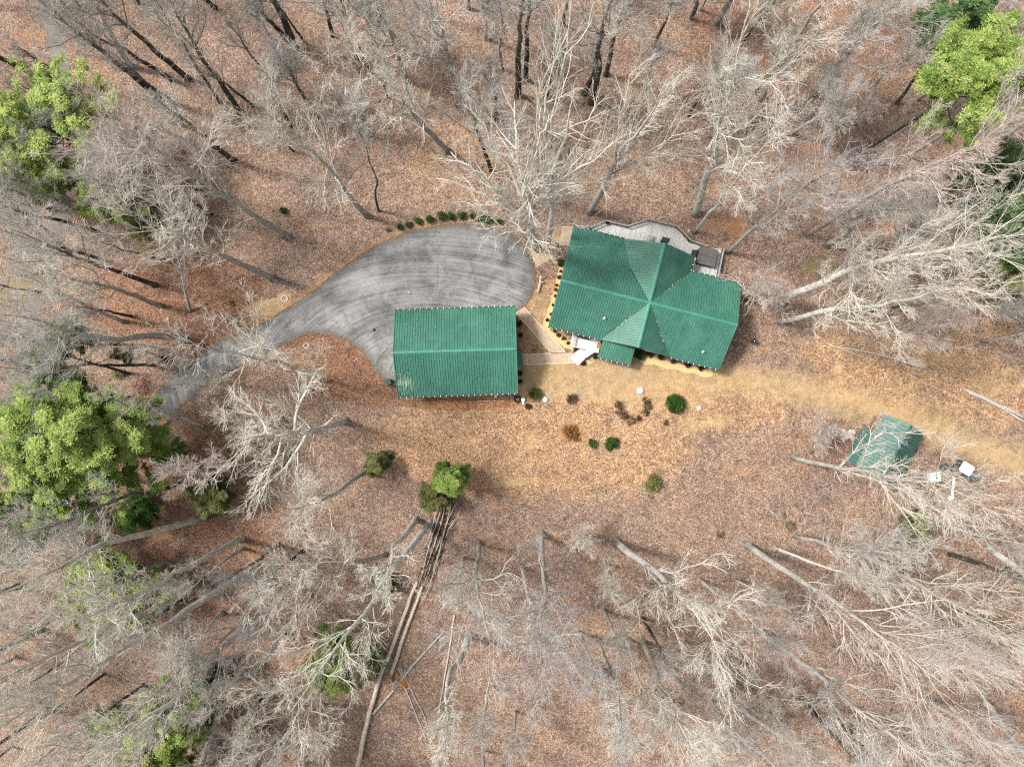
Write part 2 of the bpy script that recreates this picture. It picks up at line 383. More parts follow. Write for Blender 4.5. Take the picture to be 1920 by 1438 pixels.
def np_mesh(name, verts, quads, mats, smooth=True, attrs=None, tri=False):
    k = 3 if tri else 4
    me = bpy.data.meshes.new(name)
    nv, nf = len(verts), len(quads)
    me.vertices.add(nv); me.vertices.foreach_set('co', np.ascontiguousarray(verts, dtype=np.float32).ravel())
    me.loops.add(nf * k); me.loops.foreach_set('vertex_index', np.ascontiguousarray(quads, dtype=np.int32).ravel())
    me.polygons.add(nf); me.polygons.foreach_set('loop_start', np.arange(0, nf * k, k, dtype=np.int32))
    if smooth: me.polygons.foreach_set('use_smooth', np.ones(nf, dtype=bool))
    for m_ in mats: me.materials.append(MATS[m_])
    if attrs:
        for n_, a_ in attrs.items():
            at = me.attributes.new(n_, 'FLOAT', 'POINT'); at.data.foreach_set('value', np.ascontiguousarray(a_, dtype=np.float32))
    me.update(calc_edges=True)
    return me

# ------------------------------------------------------------------ the ground
def seg_d(X, Y, pl):
    d = np.full(X.shape, 1e9)
    for (x0, y0), (x1, y1) in zip(pl[:-1], pl[1:]):
        dx, dy = x1 - x0, y1 - y0; L = dx * dx + dy * dy
        tt = np.clip(((X - x0) * dx + (Y - y0) * dy) / L, 0, 1)
        d = np.minimum(d, np.hypot(X - x0 - tt * dx, Y - y0 - tt * dy))
    return d
def wp(pts): return [W(*p)[:2] for p in pts]
gx = np.concatenate([[-700, -500, -350, -250, -180, -130, -100, -85], np.arange(-74, 74.1, 0.5), [85, 100, 130, 180, 250, 350, 500, 700]])
gy = np.concatenate([[-700, -500, -350, -250, -180, -130, -95, -75], np.arange(-58, 58.1, 0.5), [75, 95, 130, 180, 250, 350, 500, 700]])
X, Y = np.meshgrid(gx, gy); PX = X / H * F + 960; PY = 719 - Y / H * F
R = np.hypot(X, Y)
Z = np.where(R > 80, (R - 80) * 0.02 * (1 + 0.6 * np.sin(X * .012 + 1) + 0.5 * np.cos(Y * 0.015)), 0) - np.where(R > 80, 0, 0)
def blob(px, py, rx, ry=None, rot=0, soft=0.5):
    ry = ry or rx; a = math.radians(rot)
    u = (PX - px) * math.cos(a) + (PY - py) * math.sin(a); v = -(PX - px) * math.sin(a) + (PY - py) * math.cos(a)
    d = np.sqrt((u / rx) ** 2 + (v / ry) ** 2)
    return np.clip((1.25 - d) / soft / 1.0, 0, 1)
def line(pts, wd, soft=None):
    soft = soft or wd * 0.8
    d = seg_d(PX, PY, pts)
    return np.clip((wd / 2 + soft / 2 - d) / soft, 0, 1)
DRV = [(250, 792), (285, 745), (335, 692), (392, 650), (440, 628), (482, 609), (525, 586), (566, 560), (604, 531), (648, 497), (690, 468), (735, 445), (785, 430),
       (840, 421), (890, 421), (935, 429), (968, 446), (990, 470), (1003, 500), (1004, 530), (995, 558), (980, 580), (958, 600), (940, 640),
       (860, 690), (770, 700), (748, 722), (728, 724), (706, 697), (682, 664), (655, 642), (620, 629), (580, 627), (545, 640), (500, 661), (450, 686), (400, 716), (360, 744), (322, 786), (285, 830)]
zero = np.zeros_like(X); mx = np.maximum
sand = zero
for a in (line([(985, 702), (1080, 698), (1180, 706), (1280, 700), (1390, 712), (1500, 728), (1620, 757), (1740, 800), (1830, 842), (1980, 890)], 46, 56) * 0.95,
          line([(1000, 700), (1340, 705)], 56, 50) * 0.9, blob(1165, 735, 30, 15) * .9, blob(1140, 725, 190, 32) * .72, blob(1240, 745, 120, 26) * .5, blob(1000, 640, 30, 50) * .35, line([(1380, 712), (1600, 745), (1960, 870)], 70, 60) * .45, blob(500, 577, 42, 16, -8) * .8, blob(534, 560, 12) * .9, blob(1020, 690, 40, 16) * .75,
          blob(1010, 580, 22, 40, 0) * .45, blob(1300, 795, 30, 18) * .5, blob(1352, 790, 26, 14) * .6, blob(960, 905, 45, 6, -8) * .75, blob(995, 830, 12, 20) * .6, blob(1572, 694, 9, 8) * .9,
          line([(1700, 800), (1920, 850)], 30, 30) * .5, blob(1745, 665, 60, 22, 15) * .5, blob(1870, 720, 60, 30) * .35, line([(1045, 430), (1035, 460)], 16, 12) * .8): sand = mx(sand, a)
olive = zero
for a in (line([(1500, 745), (1640, 790)], 40, 30) * .55, blob(1790, 800, 70, 22, 25) * .5, blob(1015, 560, 10, 20) * .6, blob(1250, 790, 30, 10) * .3, blob(800, 760, 60, 12) * .4,
          blob(1540, 500, 40, 25) * .6, blob(60, 640, 70, 30) * .5, blob(30, 560, 40, 50) * .6, blob(1420, 700, 30, 10) * .3, blob(1000, 695, 20, 25) * .4, blob(1880, 500, 60, 50) * .5,
          blob(120, 640, 40, 14) * .5, blob(1690, 960, 60, 14, 12) * .5, blob(450, 600, 20, 10) * .4): olive = mx(olive, a)
orange = zero
for a in (blob(1382, 430, 22, 26) * .85, blob(1340, 415, 45, 25) * .5, blob(1072, 812, 32, 18) * .8, line([(862, 870), (905, 915), (935, 955)], 12, 12) * .75, line([(935, 955), (990, 925)], 12, 14) * .5,
          line(DRV[4:14], 26, 26) * .65, line(DRV[13:20], 16, 20) * .5, blob(1290, 700, 120, 16, 5) * .4, line([(1330, 700), (1450, 650), (1500, 640)], 30, 30) * .45, line([(1000, 470), (1060, 430)], 30, 20) * .5,
          blob(1390, 880, 60, 14) * .45, blob(760, 905, 40, 25) * .35, blob(970, 1000, 160, 22) * .35, blob(880, 1090, 60, 30) * .3, blob(1130, 800, 60, 12) * .4, blob(1520, 270, 34, 24) * .5, blob(60, 75, 40, 30) * .5,
          line([(1640, 760), (1760, 800)], 12, 14) * .5, blob(300, 1000, 25, 14) * .8): orange = mx(orange, a)
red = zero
for a in (blob(330, 560, 190, 110) * .75, blob(650, 700, 60, 60) * .8, blob(700, 740, 60, 30) * .6, blob(860, 757, 130, 11) * .95, blob(280, 980, 260, 260) * .6, blob(430, 1230, 180, 200) * .45, blob(150, 130, 200, 160) * .4,  # thin strip below the garage: its cast shadow painted into the litter colour
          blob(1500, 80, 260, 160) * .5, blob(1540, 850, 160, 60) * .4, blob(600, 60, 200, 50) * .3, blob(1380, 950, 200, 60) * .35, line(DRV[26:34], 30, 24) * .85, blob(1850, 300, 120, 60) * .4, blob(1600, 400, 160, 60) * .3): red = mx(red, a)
tan = zero
for a in (blob(1000, 830, 330, 110) * .75, blob(1300, 760, 200, 60) * .7, blob(1720, 710, 230, 90, 12) * .85, blob(1030, 620, 60, 120) * .6, blob(860, 300, 120, 90) * .5, blob(1180, 320, 150, 60) * .35, blob(820, 820, 120, 60) * .6,
          blob(1850, 620, 100, 60) * .5, blob(1620, 1400, 200, 60) * .3, blob(1130, 1290, 160, 80) * .35): tan = mx(tan, a)
straw = zero
for a in (line([(1054, 498), (1046, 540), (1030, 590), (1022, 614)], 11, 5), line([(1024, 622), (1052, 640), (1078, 652)], 14, 6), line([(1090, 680), (1120, 674)], 10, 8) * .8, line([(1200, 672), (1330, 700)], 15, 6) * .9): straw = mx(straw, a)
nv = X.size; ny, nx = X.shape
ii = np.arange(nv).reshape(ny, nx)
q = np.stack([ii[:-1, :-1].ravel(), ii[:-1, 1:].ravel(), ii[1:, 1:].ravel(), ii[1:, :-1].ravel()], 1)
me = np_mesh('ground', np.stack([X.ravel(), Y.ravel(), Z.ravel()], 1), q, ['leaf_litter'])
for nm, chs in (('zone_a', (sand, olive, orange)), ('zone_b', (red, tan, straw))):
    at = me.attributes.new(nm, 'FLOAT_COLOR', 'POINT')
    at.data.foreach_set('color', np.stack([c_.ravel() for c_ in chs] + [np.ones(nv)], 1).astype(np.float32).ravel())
o = bpy.data.objects.new('ground', me); COL.objects.link(o); tag(o, kind='structure')

def smooth_closed(pts, n=4):
    out = []; N = len(pts)
    for i in range(N):
        p0, p1, p2, p3 = [Vector(pts[(i + k) % N]) for k in (-1, 0, 1, 2)]
        for j in range(n):
            s_ = j / n
            out.append(tuple(0.5 * ((2 * p1) + (-p0 + p2) * s_ + (2 * p0 - 5 * p1 + 4 * p2 - p3) * s_ ** 2 + (-p0 + 3 * p1 - 3 * p2 + p3) * s_ ** 3)))
    return out
def smooth_open(pts, n=5):
    out = []
    P = [Vector(p) for p in pts]; P = [2 * P[0] - P[1]] + P + [2 * P[-1] - P[-2]]
    for i in range(1, len(P) - 2):
        p0, p1, p2, p3 = P[i - 1:i + 3]
        for j in range(n):
            s_ = j / n
            out.append(tuple(0.5 * ((2 * p1) + (-p0 + p2) * s_ + (2 * p0 - 5 * p1 + 4 * p2 - p3) * s_ ** 2 + (-p0 + 3 * p1 - 3 * p2 + p3) * s_ ** 3)))
    out.append(tuple(P[-2])); return out

# driveway with a raised edge and an outer band that is dark with grime
out = smooth_closed([W(*p)[:2] for p in DRV], 4)
rnd = random.Random(3)
out = [(p[0] + rnd.uniform(-.05, .05), p[1] + rnd.uniform(-.05, .05)) for p in out]
area = sum(out[i - 1][0] * out[i][1] - out[i][0] * out[i - 1][1] for i in range(len(out)))
if area < 0: out = out[::-1]
from mathutils.geometry import delaunay_2d_cdt
N = len(out)
def pip(x, y, poly):
    c_ = False
    for i in range(len(poly)):
        (x0, y0), (x1, y1) = poly[i - 1], poly[i]
        if (y0 > y) != (y1 > y) and x < (x1 - x0) * (y - y0) / (y1 - y0) + x0: c_ = not c_
    return c_
xs_ = [p[0] for p in out]; ys_ = [p[1] for p in out]
GX, GY = np.meshgrid(np.arange(min(xs_), max(xs_), .55), np.arange(min(ys_), max(ys_), .55))
ED = seg_d(GX, GY, out + [out[0]])
inner = [(float(x), float(y)) for x, y, d in zip(GX.ravel(), GY.ravel(), ED.ravel()) if d > .3 and pip(x, y, out)]
pts_ = [Vector(p) for p in out] + [Vector(p) for p in inner]
vo, eo, fo_, _a, _b, _c = delaunay_2d_cdt(pts_, [(i, (i + 1) % N) for i in range(N)], [], 0, 1e-5)
bm = bmesh.new(); el = bm.verts.layers.float.new('edge')
dd_ = seg_d(np.array([v.x for v in vo]), np.array([v.y for v in vo]), out + [out[0]])
row = [bm.verts.new((v.x, v.y, 0.024)) for v in vo]
for v, d in zip(row, dd_): v[el] = max(0.0, 1 - d / 1.3)
for f in fo_:
    cx_ = sum(vo[k].x for k in f) / 3; cy_ = sum(vo[k].y for k in f) / 3
    if pip(cx_, cy_, out): bm.faces.new([row[k] for k in f])
lo = [bm.verts.new((x, y, -0.05)) for x, y in out]
for v in lo: v[el] = 1
for i in range(N): bm.faces.new((lo[i], lo[(i + 1) % N], row[(i + 1) % N], row[i]))
me = bpy.data.meshes.new('driveway'); bm.to_mesh(me); bm.free(); me.materials.append(MATS['asphalt'])
o = bpy.data.objects.new('driveway', me); COL.objects.link(o); tag(o, kind='structure')

def ribbon(name, pts, width, z, mat, kind='structure'):
    P = smooth_open(pts, 5); b = MB().mat(mat); vs = []; n = len(P)
    for i in range(n):
        a = Vector(P[max(i - 1, 0)]); c = Vector(P[min(i + 1, n - 1)]); d = (c - a).normalized()
        for s_ in (-1, 1): vs.append((P[i][0] - d.y * s_ * width / 2, P[i][1] + d.x * s_ * width / 2, z))
    b.add(vs, [(2 * i, 2 * i + 1, 2 * i + 3, 2 * i + 2)[::-1] for i in range(n - 1)])
    b.attr = {}
    return tag(b.build(name), kind=kind)
ribbon('road', wp([(60, -150), (85, -20), (108, 90), (118, 190), (95, 300), (115, 380), (90, 500), (48, 620), (38, 750), (75, 860), (118, 940), (60, 1015), (-90, 1060)]), 2.1, 0.012, 'old_asphalt')
ribbon('road_spur', wp([(268, 812), (200, 820), (120, 870), (60, 850)]), 2.8, 0.017, 'old_asphalt')

def path_mesh(name, edges, z=0.05):
    b = MB(); b.mat('pavers')
    for poly in edges: b.prism(wp(poly), -0.05, z)
    return b
def border(b, a, c, wd=0.16, z=0.062):
    (x0, y0, _), (x1, y1, _) = W(*a), W(*c)
    L = math.hypot(x1 - x0, y1 - y0); b.mat('paver_border'); b.box(((x0 + x1) / 2, (y0 + y1) / 2, z / 2), (L, wd, z), math.atan2(y1 - y0, x1 - x0))
b = path_mesh('footpath', [[(967, 586), (982, 576), (1060, 661), (1033, 661)]]); border(b, (967, 587), (1032, 660)); border(b, (982, 576), (1060, 660))
tag(b.build('footpath'), kind='structure')
b = path_mesh('garage_footpath', [[(980, 665), (1073, 661.5), (1086, 680), (980, 684)]], 0.045); border(b, (980, 665), (1033, 662.5)); border(b, (980, 684), (1086, 680)); border(b, (988, 664), (988, 684), .3, .05)
tag(b.build('garage_footpath'), kind='structure')
b = path_mesh('upper_footpath', [[(1004, 503), (999, 484), (1032, 455), (1058, 462), (1040, 482)], [(1046, 462), (1055, 424), (1084, 424), (1070, 470)]], 0.04)
tag(b.build('upper_footpath'), kind='structure')

# leaves blown over the edge of the driveway
rl_ = np.random.default_rng(31); vsL = []; n_l = 2600
for k in range(n_l):
    i = rl_.integers(0, N); a = Vector(out[i]); b_ = Vector(out[(i + 1) % N]); p = a + (b_ - a) * rl_.random(); tdir = (b_ - a).normalized(); off = abs(rl_.normal()) * (.28 if k % 3 else 1.3) - .1
    sg = 1 if pip(p.x - tdir.y * .3, p.y + tdir.x * .3, out) else -1
    c_ = (p.x - tdir.y * off * sg, p.y + tdir.x * off * sg); th = rl_.uniform(0, 6.28); L_ = rl_.uniform(.05, .11)
    for q_ in range(4): vsL.append((c_[0] + L_ * math.cos(th + q_ * 1.57) * (1 if q_ % 2 else .6), c_[1] + L_ * math.sin(th + q_ * 1.57) * (1 if q_ % 2 else .6), .032 + .02 * rl_.random()))
me = np_mesh('fallen_leaves', np.array(vsL), np.arange(n_l * 4).reshape(n_l, 4), ['leaf_orange'], False, {'tint': np.repeat(rl_.uniform(.1, .9, n_l), 4)})
o = bpy.data.objects.new('fallen_leaves', me); COL.objects.link(o); tag(o, 'dry leaves blown along the driveway edge', 'leaves', kind='stuff')

# ------------------------------------------------------------------ roofs
def roof_slope(b, poly, rib_dir, spacing=0.30, rib=(0.10, 0.055), thick=0.05, mat='roof_green', phase=0.0):
    """poly: coplanar points of the top face, seen from above counter-clockwise"""
    P = [Vector(p) for p in poly]
    nrm = Vector((0, 0, 0))
    for i in range(len(P)): nrm += P[i - 1].cross(P[i])
    nrm.normalize()
    if nrm.z < 0: P = P[::-1]; nrm = -nrm
    d = Vector(rib_dir); d = (d - nrm * d.dot(nrm)).normalized(); a = d.cross(nrm).normalized()
    n = len(P); b.mat(mat)
    b.add([p for p in P] + [p - Vector((0, 0, thick)) for p in P], [tuple(range(n)), tuple(range(2 * n - 1, n - 1, -1))] + [(i, n + i, n + (i + 1) % n, (i + 1) % n) for i in range(n)])
    O = P[0]; uv = [((p - O).dot(a), (p - O).dot(d)) for p in P]
    lo = min(u for u, v in uv); hi = max(u for u, v in uv)
    k = math.floor(lo / spacing)
    while k * spacing + phase < hi:
        u = k * spacing + phase; k += 1
        if u < lo + 0.03 or u > hi - 0.03: continue
        xs = []
        for i in range(n):
            (u0, v0), (u1, v1) = uv[i - 1], uv[i]
            if (u0 - u) * (u1 - u) < 0: xs.append(v0 + (u - u0) / (u1 - u0) * (v1 - v0))
        xs.sort()
        for v0, v1 in zip(xs[::2], xs[1::2]):
            if v1 - v0 < 0.15: continue
            w1, h1 = rib[0] / 2, rib[1]; w2 = w1 * 0.45
            v0 += 0.01; v1 -= 0.003
            pr = lambda du, vv, hh: O + a * (u + du) + d * vv + nrm * hh
            vs = [pr(-w1, v0, 0), pr(w1, v0, 0), pr(w2, v0, h1), pr(-w2, v0, h1), pr(-w1, v1, 0), pr(w1, v1, 0), pr(w2, v1, h1), pr(-w2, v1, h1)]
            b.add(vs, [(3, 2, 1, 0), (4, 5, 6, 7), (1, 2, 6, 5), (2, 3, 7, 6), (3, 0, 4, 7)])
def cap_strip(b, p0, p1, wd=0.32, drop=0.10, rise=0.045, mat='roof_cap'):
    p0, p1 = Vector(p0), Vector(p1); d = (p1 - p0).normalized(); s_ = d.cross(Vector((0, 0, 1))).normalized()
    b.mat(mat); U = Vector((0, 0, 1))
    prof = [(-wd / 2, rise - drop), (-wd * .16, rise), (wd * .16, rise), (wd / 2, rise - drop), (wd / 2, rise - drop - .03), (-wd / 2, rise - drop - .03)]
    vs = [p0 + s_ * x + U * z for x, z in prof] + [p1 + s_ * x + U * z for x, z in prof]; n = 6
    b.add(vs, [tuple(range(n)), tuple(range(2 * n - 1, n - 1, -1))] + [(i, n + i, n + (i + 1) % n, (i + 1) % n) for i in range(n)])
def gutter(b, p0, p1, out_dir, step=0.66, z=-0.10):
    p0, p1 = Vector(p0), Vector(p1); L = (p1 - p0).length; d = (p1 - p0).normalized(); o_ = Vector(out_dir).normalized()
    rz = math.atan2(d.y, d.x); mid_ = (p0 + p1) / 2 + o_ * 0.06 + Vector((0, 0, z))
    b.mat('trim_dark'); b.box(mid_, (L, 0.11, 0.10), rz)
    k = step / 2
    b.mat('white_paint')
    while k < L:
        q_ = p0 + d * k + o_ * 0.06 + Vector((0, 0, z + 0.085)); b.box(q_, (0.07, 0.14, 0.07), rz); k += step
def rot2(v, a): return Vector((v[0] * math.cos(a) - v[1] * math.sin(a), v[0] * math.sin(a) + v[1] * math.cos(a), 0))
def wall_window(host, c, wd, ht, rz, name='window'):
    """window part with frame and a pane sub-part, facing +y of the rotated frame"""
    f = MB().mat('white_paint'); n_ = rot2((0, 1), rz); u_ = rot2((1, 0), rz); c = Vector(c)
    for sx in (-1, 1): f.box(c + u_ * sx * (wd / 2) + n_ * .03, (0.08, 0.07, ht + 0.08), rz)
    for sz in (-1, 1): f.box(c + Vector((0, 0, sz * ht / 2)) + n_ * .031, (wd - 0.08, 0.07, 0.08), rz)
    f.box(c + n_ * .025, (0.04, 0.05, ht - .08), rz)
    fo = f.build(name, host)
    g = MB().mat('window_glass'); g.box(c + n_ * .012, (wd - 0.081, 0.02, ht - 0.081), rz); g.build('pane', fo)
def wall_door(host, c, wd, ht, rz, mat='white_paint', name='door'):
    f = MB().mat(mat); n_ = rot2((0, 1), rz); u_ = rot2((1, 0), rz); c = Vector(c)
    f.box(c + n_ * .02, (wd, 0.05, ht), rz)
    for k in range(4): f.box(c + n_ * .045 + Vector((0, 0, (k - 1.5) * ht / 4.2)), (wd * 0.8, 0.03, ht / 6), rz)
    d = f.build(name, host, bevel=.008)
    h = MB().mat('steel'); h.box(c + n_ * .08 + u_ * wd * .4, (0.12, 0.05, 0.03), rz); h.build('handle', d)

# ------------------------------------------------------------------ garage
EZ, RZ = 3.2, 5.65
gNW, gNE, gSE, gSW = [Vector(W(x, y, EZ)) for x, y in ((740, 583), (964.5, 574), (972, 738), (747, 743.5))]
# square up
gu = ((gNE - gNW) + (gSE - gSW)).normalized(); gn = Vector((-gu.y, gu.x, 0))
gc = (gNW + gNE + gSE + gSW) / 4; gl = 13.93; gw = 10.08; ga = math.atan2(gu.y, gu.x)
def G(a, c_, z): return gc + gu * a + gn * c_ + Vector((0, 0, z - gc.z))
hl, hw = gl / 2, gw / 2
gar = thing('garage', 'long garage with a ribbed green metal gable roof on the paved turnaround', 'garage', (gc.x, gc.y, 0))
b = MB().mat('siding_brown'); ov = 0.45
wl_, ww_ = hl - ov, hw - ov; zr_ = EZ + (RZ - EZ) * ov / hw - .08
rg = RZ - .08
vs = [G(-wl_, -ww_, 0), G(wl_, -ww_, 0), G(wl_, ww_, 0), G(-wl_, ww_, 0), G(-wl_, -ww_, zr_), G(wl_, -ww_, zr_), G(wl_, ww_, zr_), G(-wl_, ww_, zr_), G(-wl_, 0, rg), G(wl_, 0, rg)]
b.add(vs, [(0, 1, 5, 4), (2, 3, 7, 6), (1, 2, 6, 9, 5), (3, 0, 4, 8, 7)])
b.build('wall', gar)
for k in (-4.2, 0, 4.2): wall_door(gar, G(k, ww_, 1.25), 3.2, 2.4, ga, name='garage_door')
wall_door(gar, G(wl_, -1.3, 1.1), 0.95, 2.1, ga - math.pi / 2)
for k in (-3.5, 3.2): wall_window(gar, G(k, -ww_, 1.7), 1.3, 1.0, ga + math.pi)
b = MB(); ridgeW, ridgeE = G(-hl, 0, RZ), G(hl, 0, RZ)
roof_slope(b, [G(-hl, -hw, EZ), G(hl, -hw, EZ), ridgeE, ridgeW], gn, mat='roof_green_worn')
roof_slope(b, [ridgeW, ridgeE, G(hl, hw, EZ), G(-hl, hw, EZ)], gn, mat='roof_green_worn')
roof = b.build('roof', gar)
b = MB(); cap_strip(b, ridgeW, ridgeE, 0.42); b.build('ridge_cap', roof)
for sx in (-1, 1):
    for sy in (-1, 1):
        b = MB(); cap_strip(b, G(sx * (hl - .02), sy * hw, EZ + .045), G(sx * (hl - .02), sy * .2, RZ + .02), 0.14, 0.05, 0.01); b.build('rake_trim', roof)
b = MB(); gutter(b, G(-hl, hw, EZ), G(hl, hw, EZ), gn); b.build('gutter', gar)
b = MB(); gutter(b, G(-hl, -hw, EZ), G(hl, -hw, EZ), -gn); b.build('gutter', gar)
b = MB(); a0 = [Vector(W(x, y, 2.45)) for x, y in ((967, 661.5), (979.5, 660), (980.5, 685.5), (968, 687))]
a0[0].z = a0[3].z = 2.75; roof_slope(b, [a0[3], a0[2], a0[1], a0[0]], (1, 0.02, 0), .23)
aw = b.build('door_awning', gar)
b = MB().mat('white_paint'); b.tube([(a0[2].x - .1, a0[2].y + .1, 2.4), (a0[3].x - .3, a0[3].y + .1, 1.8)], .035, 6); b.build('bracket', aw); b = MB().mat('white_paint'); b.tube([(a0[1].x - .1, a0[1].y - .1, 2.4), (a0[0].x - .3, a0[0].y - .1, 1.8)], .035, 6); b.build('bracket', aw)

# ------------------------------------------------------------------ house
HA = math.radians(-14.2)
uu = Vector((math.cos(HA), math.sin(HA), 0)); vv = Vector((math.sin(HA), -math.cos(HA), 0))   # u along the ridge to the right, v down the picture
def U(u, v, z): return uu * u + vv * v + Vector((0, 0, z))
HE, HR = 3.0, 5.7
u0, u1, uc, v0, vr_, vn, vpo = 2.46, 23.05, 12.82, -7.45, -12.62, -17.80, -19.55
pit = (HR - HE) / (v0 - vr_)
hw_ = 4.15; wp_ = (HR - HE) / hw_
hc = U((u0 + u1) / 2, vr_, 0)
house = thing('house', 'large house with a cross gable green metal roof and rear deck', 'house', (hc.x, hc.y, 0))
b = MB().mat('siding_brown')
def gable_box(b, uA, uB, vA, vB, zt, axis, zr):
    """walls of a rectangular block with gables at the ends along axis"""
    c = [U(uA, vA, 0), U(uB, vA, 0), U(uB, vB, 0), U(uA, vB, 0)]; t_ = [Vector((p.x, p.y, zt)) for p in c]
    if axis == 'u':
        r0, r1 = U(uA, (vA + vB) / 2, zr), U(uB, (vA + vB) / 2, zr)
        b.add(c + t_ + [r0, r1], [(0, 1, 5, 4), (2, 3, 7, 6), (1, 2, 6, 9, 5), (3, 0, 4, 8, 7)])
    else:
        r0, r1 = U((uA + uB) / 2, vA, zr), U((uA + uB) / 2, vB, zr)
        b.add(c + t_ + [r0, r1], [(1, 2, 6, 5), (3, 0, 4, 7), (0, 1, 5, 8, 4), (2, 3, 7, 9, 6)])
ov = .5
gable_box(b, u0 + ov, u1 - ov, vn + ov, v0 - ov, HE + pit * ov - .08, 'u', HR - .08)
gable_box(b, uc - hw_ + ov, uc + hw_ - ov, vpo + .45, v0 - .3, HE + wp_ * ov - .09, 'v', HR - .09)
b.build('wall', house)
zb = HR - pit * 3.66; vb_ = vr_ - 3.66; ub = uc - (HR - zb) / wp_; zp = 2.92; ue = uc - (HR - zp) / wp_
C = U(uc, vr_, HR)
b = MB(); S_, Nn = vv, -vv
roof_slope(b, [U(u0, v0, HE), U(uc - hw_, v0, HE), C, U(u0, vr_, HR)], S_)
roof_slope(b, [U(uc + hw_, v0, HE), U(u1, v0, HE), U(u1, vr_, HR), C], S_)
roof_slope(b, [U(u0, vr_, HR), C, U(ub, vb_, zb), U(u0, vb_, zb)], S_)
roof_slope(b, [U(u0, vb_, zb), U(ub, vb_, zb), U(ue, vpo, zp), U(u0, vpo, zp)], S_)
roof_slope(b, [C, U(u1, vr_, HR), U(u1, vn, HE), U(uc + hw_, vn, HE)], S_)
roof_slope(b, [C, U(uc, vpo, HR), U(ue, vpo, zp), U(ub, vb_, zb)], uu)
roof_slope(b, [C, U(uc + hw_, vn, HE), U(uc + hw_, vpo, HE), U(uc, vpo, HR)], uu)
roof_slope(b, [C, U(uc - hw_, v0, HE), U(uc, v0 + .05, HR)], uu)
roof_slope(b, [C, U(uc, v0 + .05, HR), U(uc + hw_, v0, HE)], uu)
roof = b.build('roof', house)
b = MB(); cap_strip(b, U(u0, vr_, HR), U(u1, vr_, HR), .40); cap_strip(b, U(uc, vpo, HR + .012), U(uc, v0 + .05, HR + .012), .40); b.build('ridge_cap', roof)
b = MB().mat('roof_green')
for (p, q_) in ((C, U(uc - hw_, v0, HE)), (C, U(uc + hw_, v0, HE)), (C, U(uc + hw_, vn, HE)), (C, U(ub, vb_, zb))):
    cap_strip(b, p + Vector((0, 0, -.02)) + (q_ - p) * .03, q_ + Vector((0, 0, .02)), .13, .0, .018, 'trim_dark')
rl = random.Random(9)
b.mat('dead_wood')
for (p, q_) in ((C, U(uc - hw_, v0, HE)), (C, U(uc + hw_, v0, HE)), (C, U(uc + hw_, vn, HE))):
    for k in range(13):
        f = rl.choice((rl.uniform(.3, .75), rl.uniform(.45, .7))); pt = p + (q_ - p) * f + Vector((rl.uniform(-.09, .09), rl.uniform(-.09, .09), .035))
        b.box(pt, (rl.uniform(.06, .22), rl.uniform(.04, .08), .02), math.atan2((q_ - p).y, (q_ - p).x) + rl.uniform(-.5, .5))
b.build('valley', roof)
for (px, py) in ((1133.7, 596), (1319, 659)):
    k = 5.0
    for _ in range(6):
        p = Vector(W(px, py, k)); vloc = p.dot(vv); k = HR - pit * (vloc - vr_) + .35
    b = MB().mat('steel'); p = Vector(W(px, py, k)); b.lathe((p.x, p.y, k - .5), [(.17, 0.05), (.17, .12), (.075, .16), (.075, .42), (.13, .43), (.13, .5), (.02, .56)], 14); b.build('vent_pipe', roof, smooth=False)
b = MB().mat('trim_dark'); p = U(uc, vpo - .32, 5.2); b.box(p, (.75, .38, 1.3), HA); b.mat('black_paint'); b.box(p + Vector((0, 0, .68)), (.86, .5, .07), HA); b.build('chimney', house)
for g_ in ((U(u0, v0, HE), U(uc - hw_, v0, HE), vv), (U(uc + hw_, v0, HE), U(u1, v0, HE), vv), (U(u0, vpo, zp), U(ue, vpo, zp), -vv), (U(uc + hw_, vn, HE), U(u1, vn, HE), -vv), (U(uc + hw_, vpo, HE), U(uc + hw_, vn, HE), uu)):
    b = MB(); gutter(b, *g_); b.build('gutter', house)
# entry porch roof and its posts
b = MB(); roof_slope(b, [U(9.05, -7.45, 2.82), U(12.9, -7.45, 2.82), U(12.9, -5.45, 2.35), U(9.05, -5.45, 2.35)][::-1], vv); gutter(b, U(9.05, -5.45, 2.35), U(12.9, -5.45, 2.35), vv); pr = b.build('porch_roof', house)
for k in (9.25, 12.7):
    b = MB().mat('white_paint'); p = U(k, -5.7, 1.17); b.box(p, (.14, .14, 2.2), HA); b.build('post', house)
b = MB().mat('siding_brown'); b.prism([tuple(U(9.4, -7.9, 0)[:2]), tuple(U(12.6, -7.9, 0)[:2]), tuple(U(12.6, -5.9, 0)[:2]), tuple(U(9.4, -5.9, 0)[:2])], 0, 2.25); b.build('vestibule', house)
for a_ in (4.5, 6.7): wall_window(house, U(a_, v0 - ov, 1.7), 1.2, 1.2, HA + math.pi)
for a_ in (15.0, 17.8, 20.8): wall_window(house, U(a_, v0 - ov, 1.7) if a_ > 17 else U(a_, v0 - .3, 1.7), 1.4, 1.3, HA + math.pi)
wall_door(house, U(9.4, -6.9, 1.55), .95, 2.05, HA + math.pi / 2)
for a_ in (11.3, 14.3): wall_window(house, U(a_, vpo + .45, 2.1), 1.8, 1.9, HA)
for a_ in (-10.5, -14.8): wall_window(house, U(u0 + ov, a_, 1.8), 1.2, 1.2, HA + math.pi / 2)
for a_ in (-10.5, -14.8): wall_window(house, U(u1 - ov, a_, 1.8), 1.2, 1.2, HA - math.pi / 2)
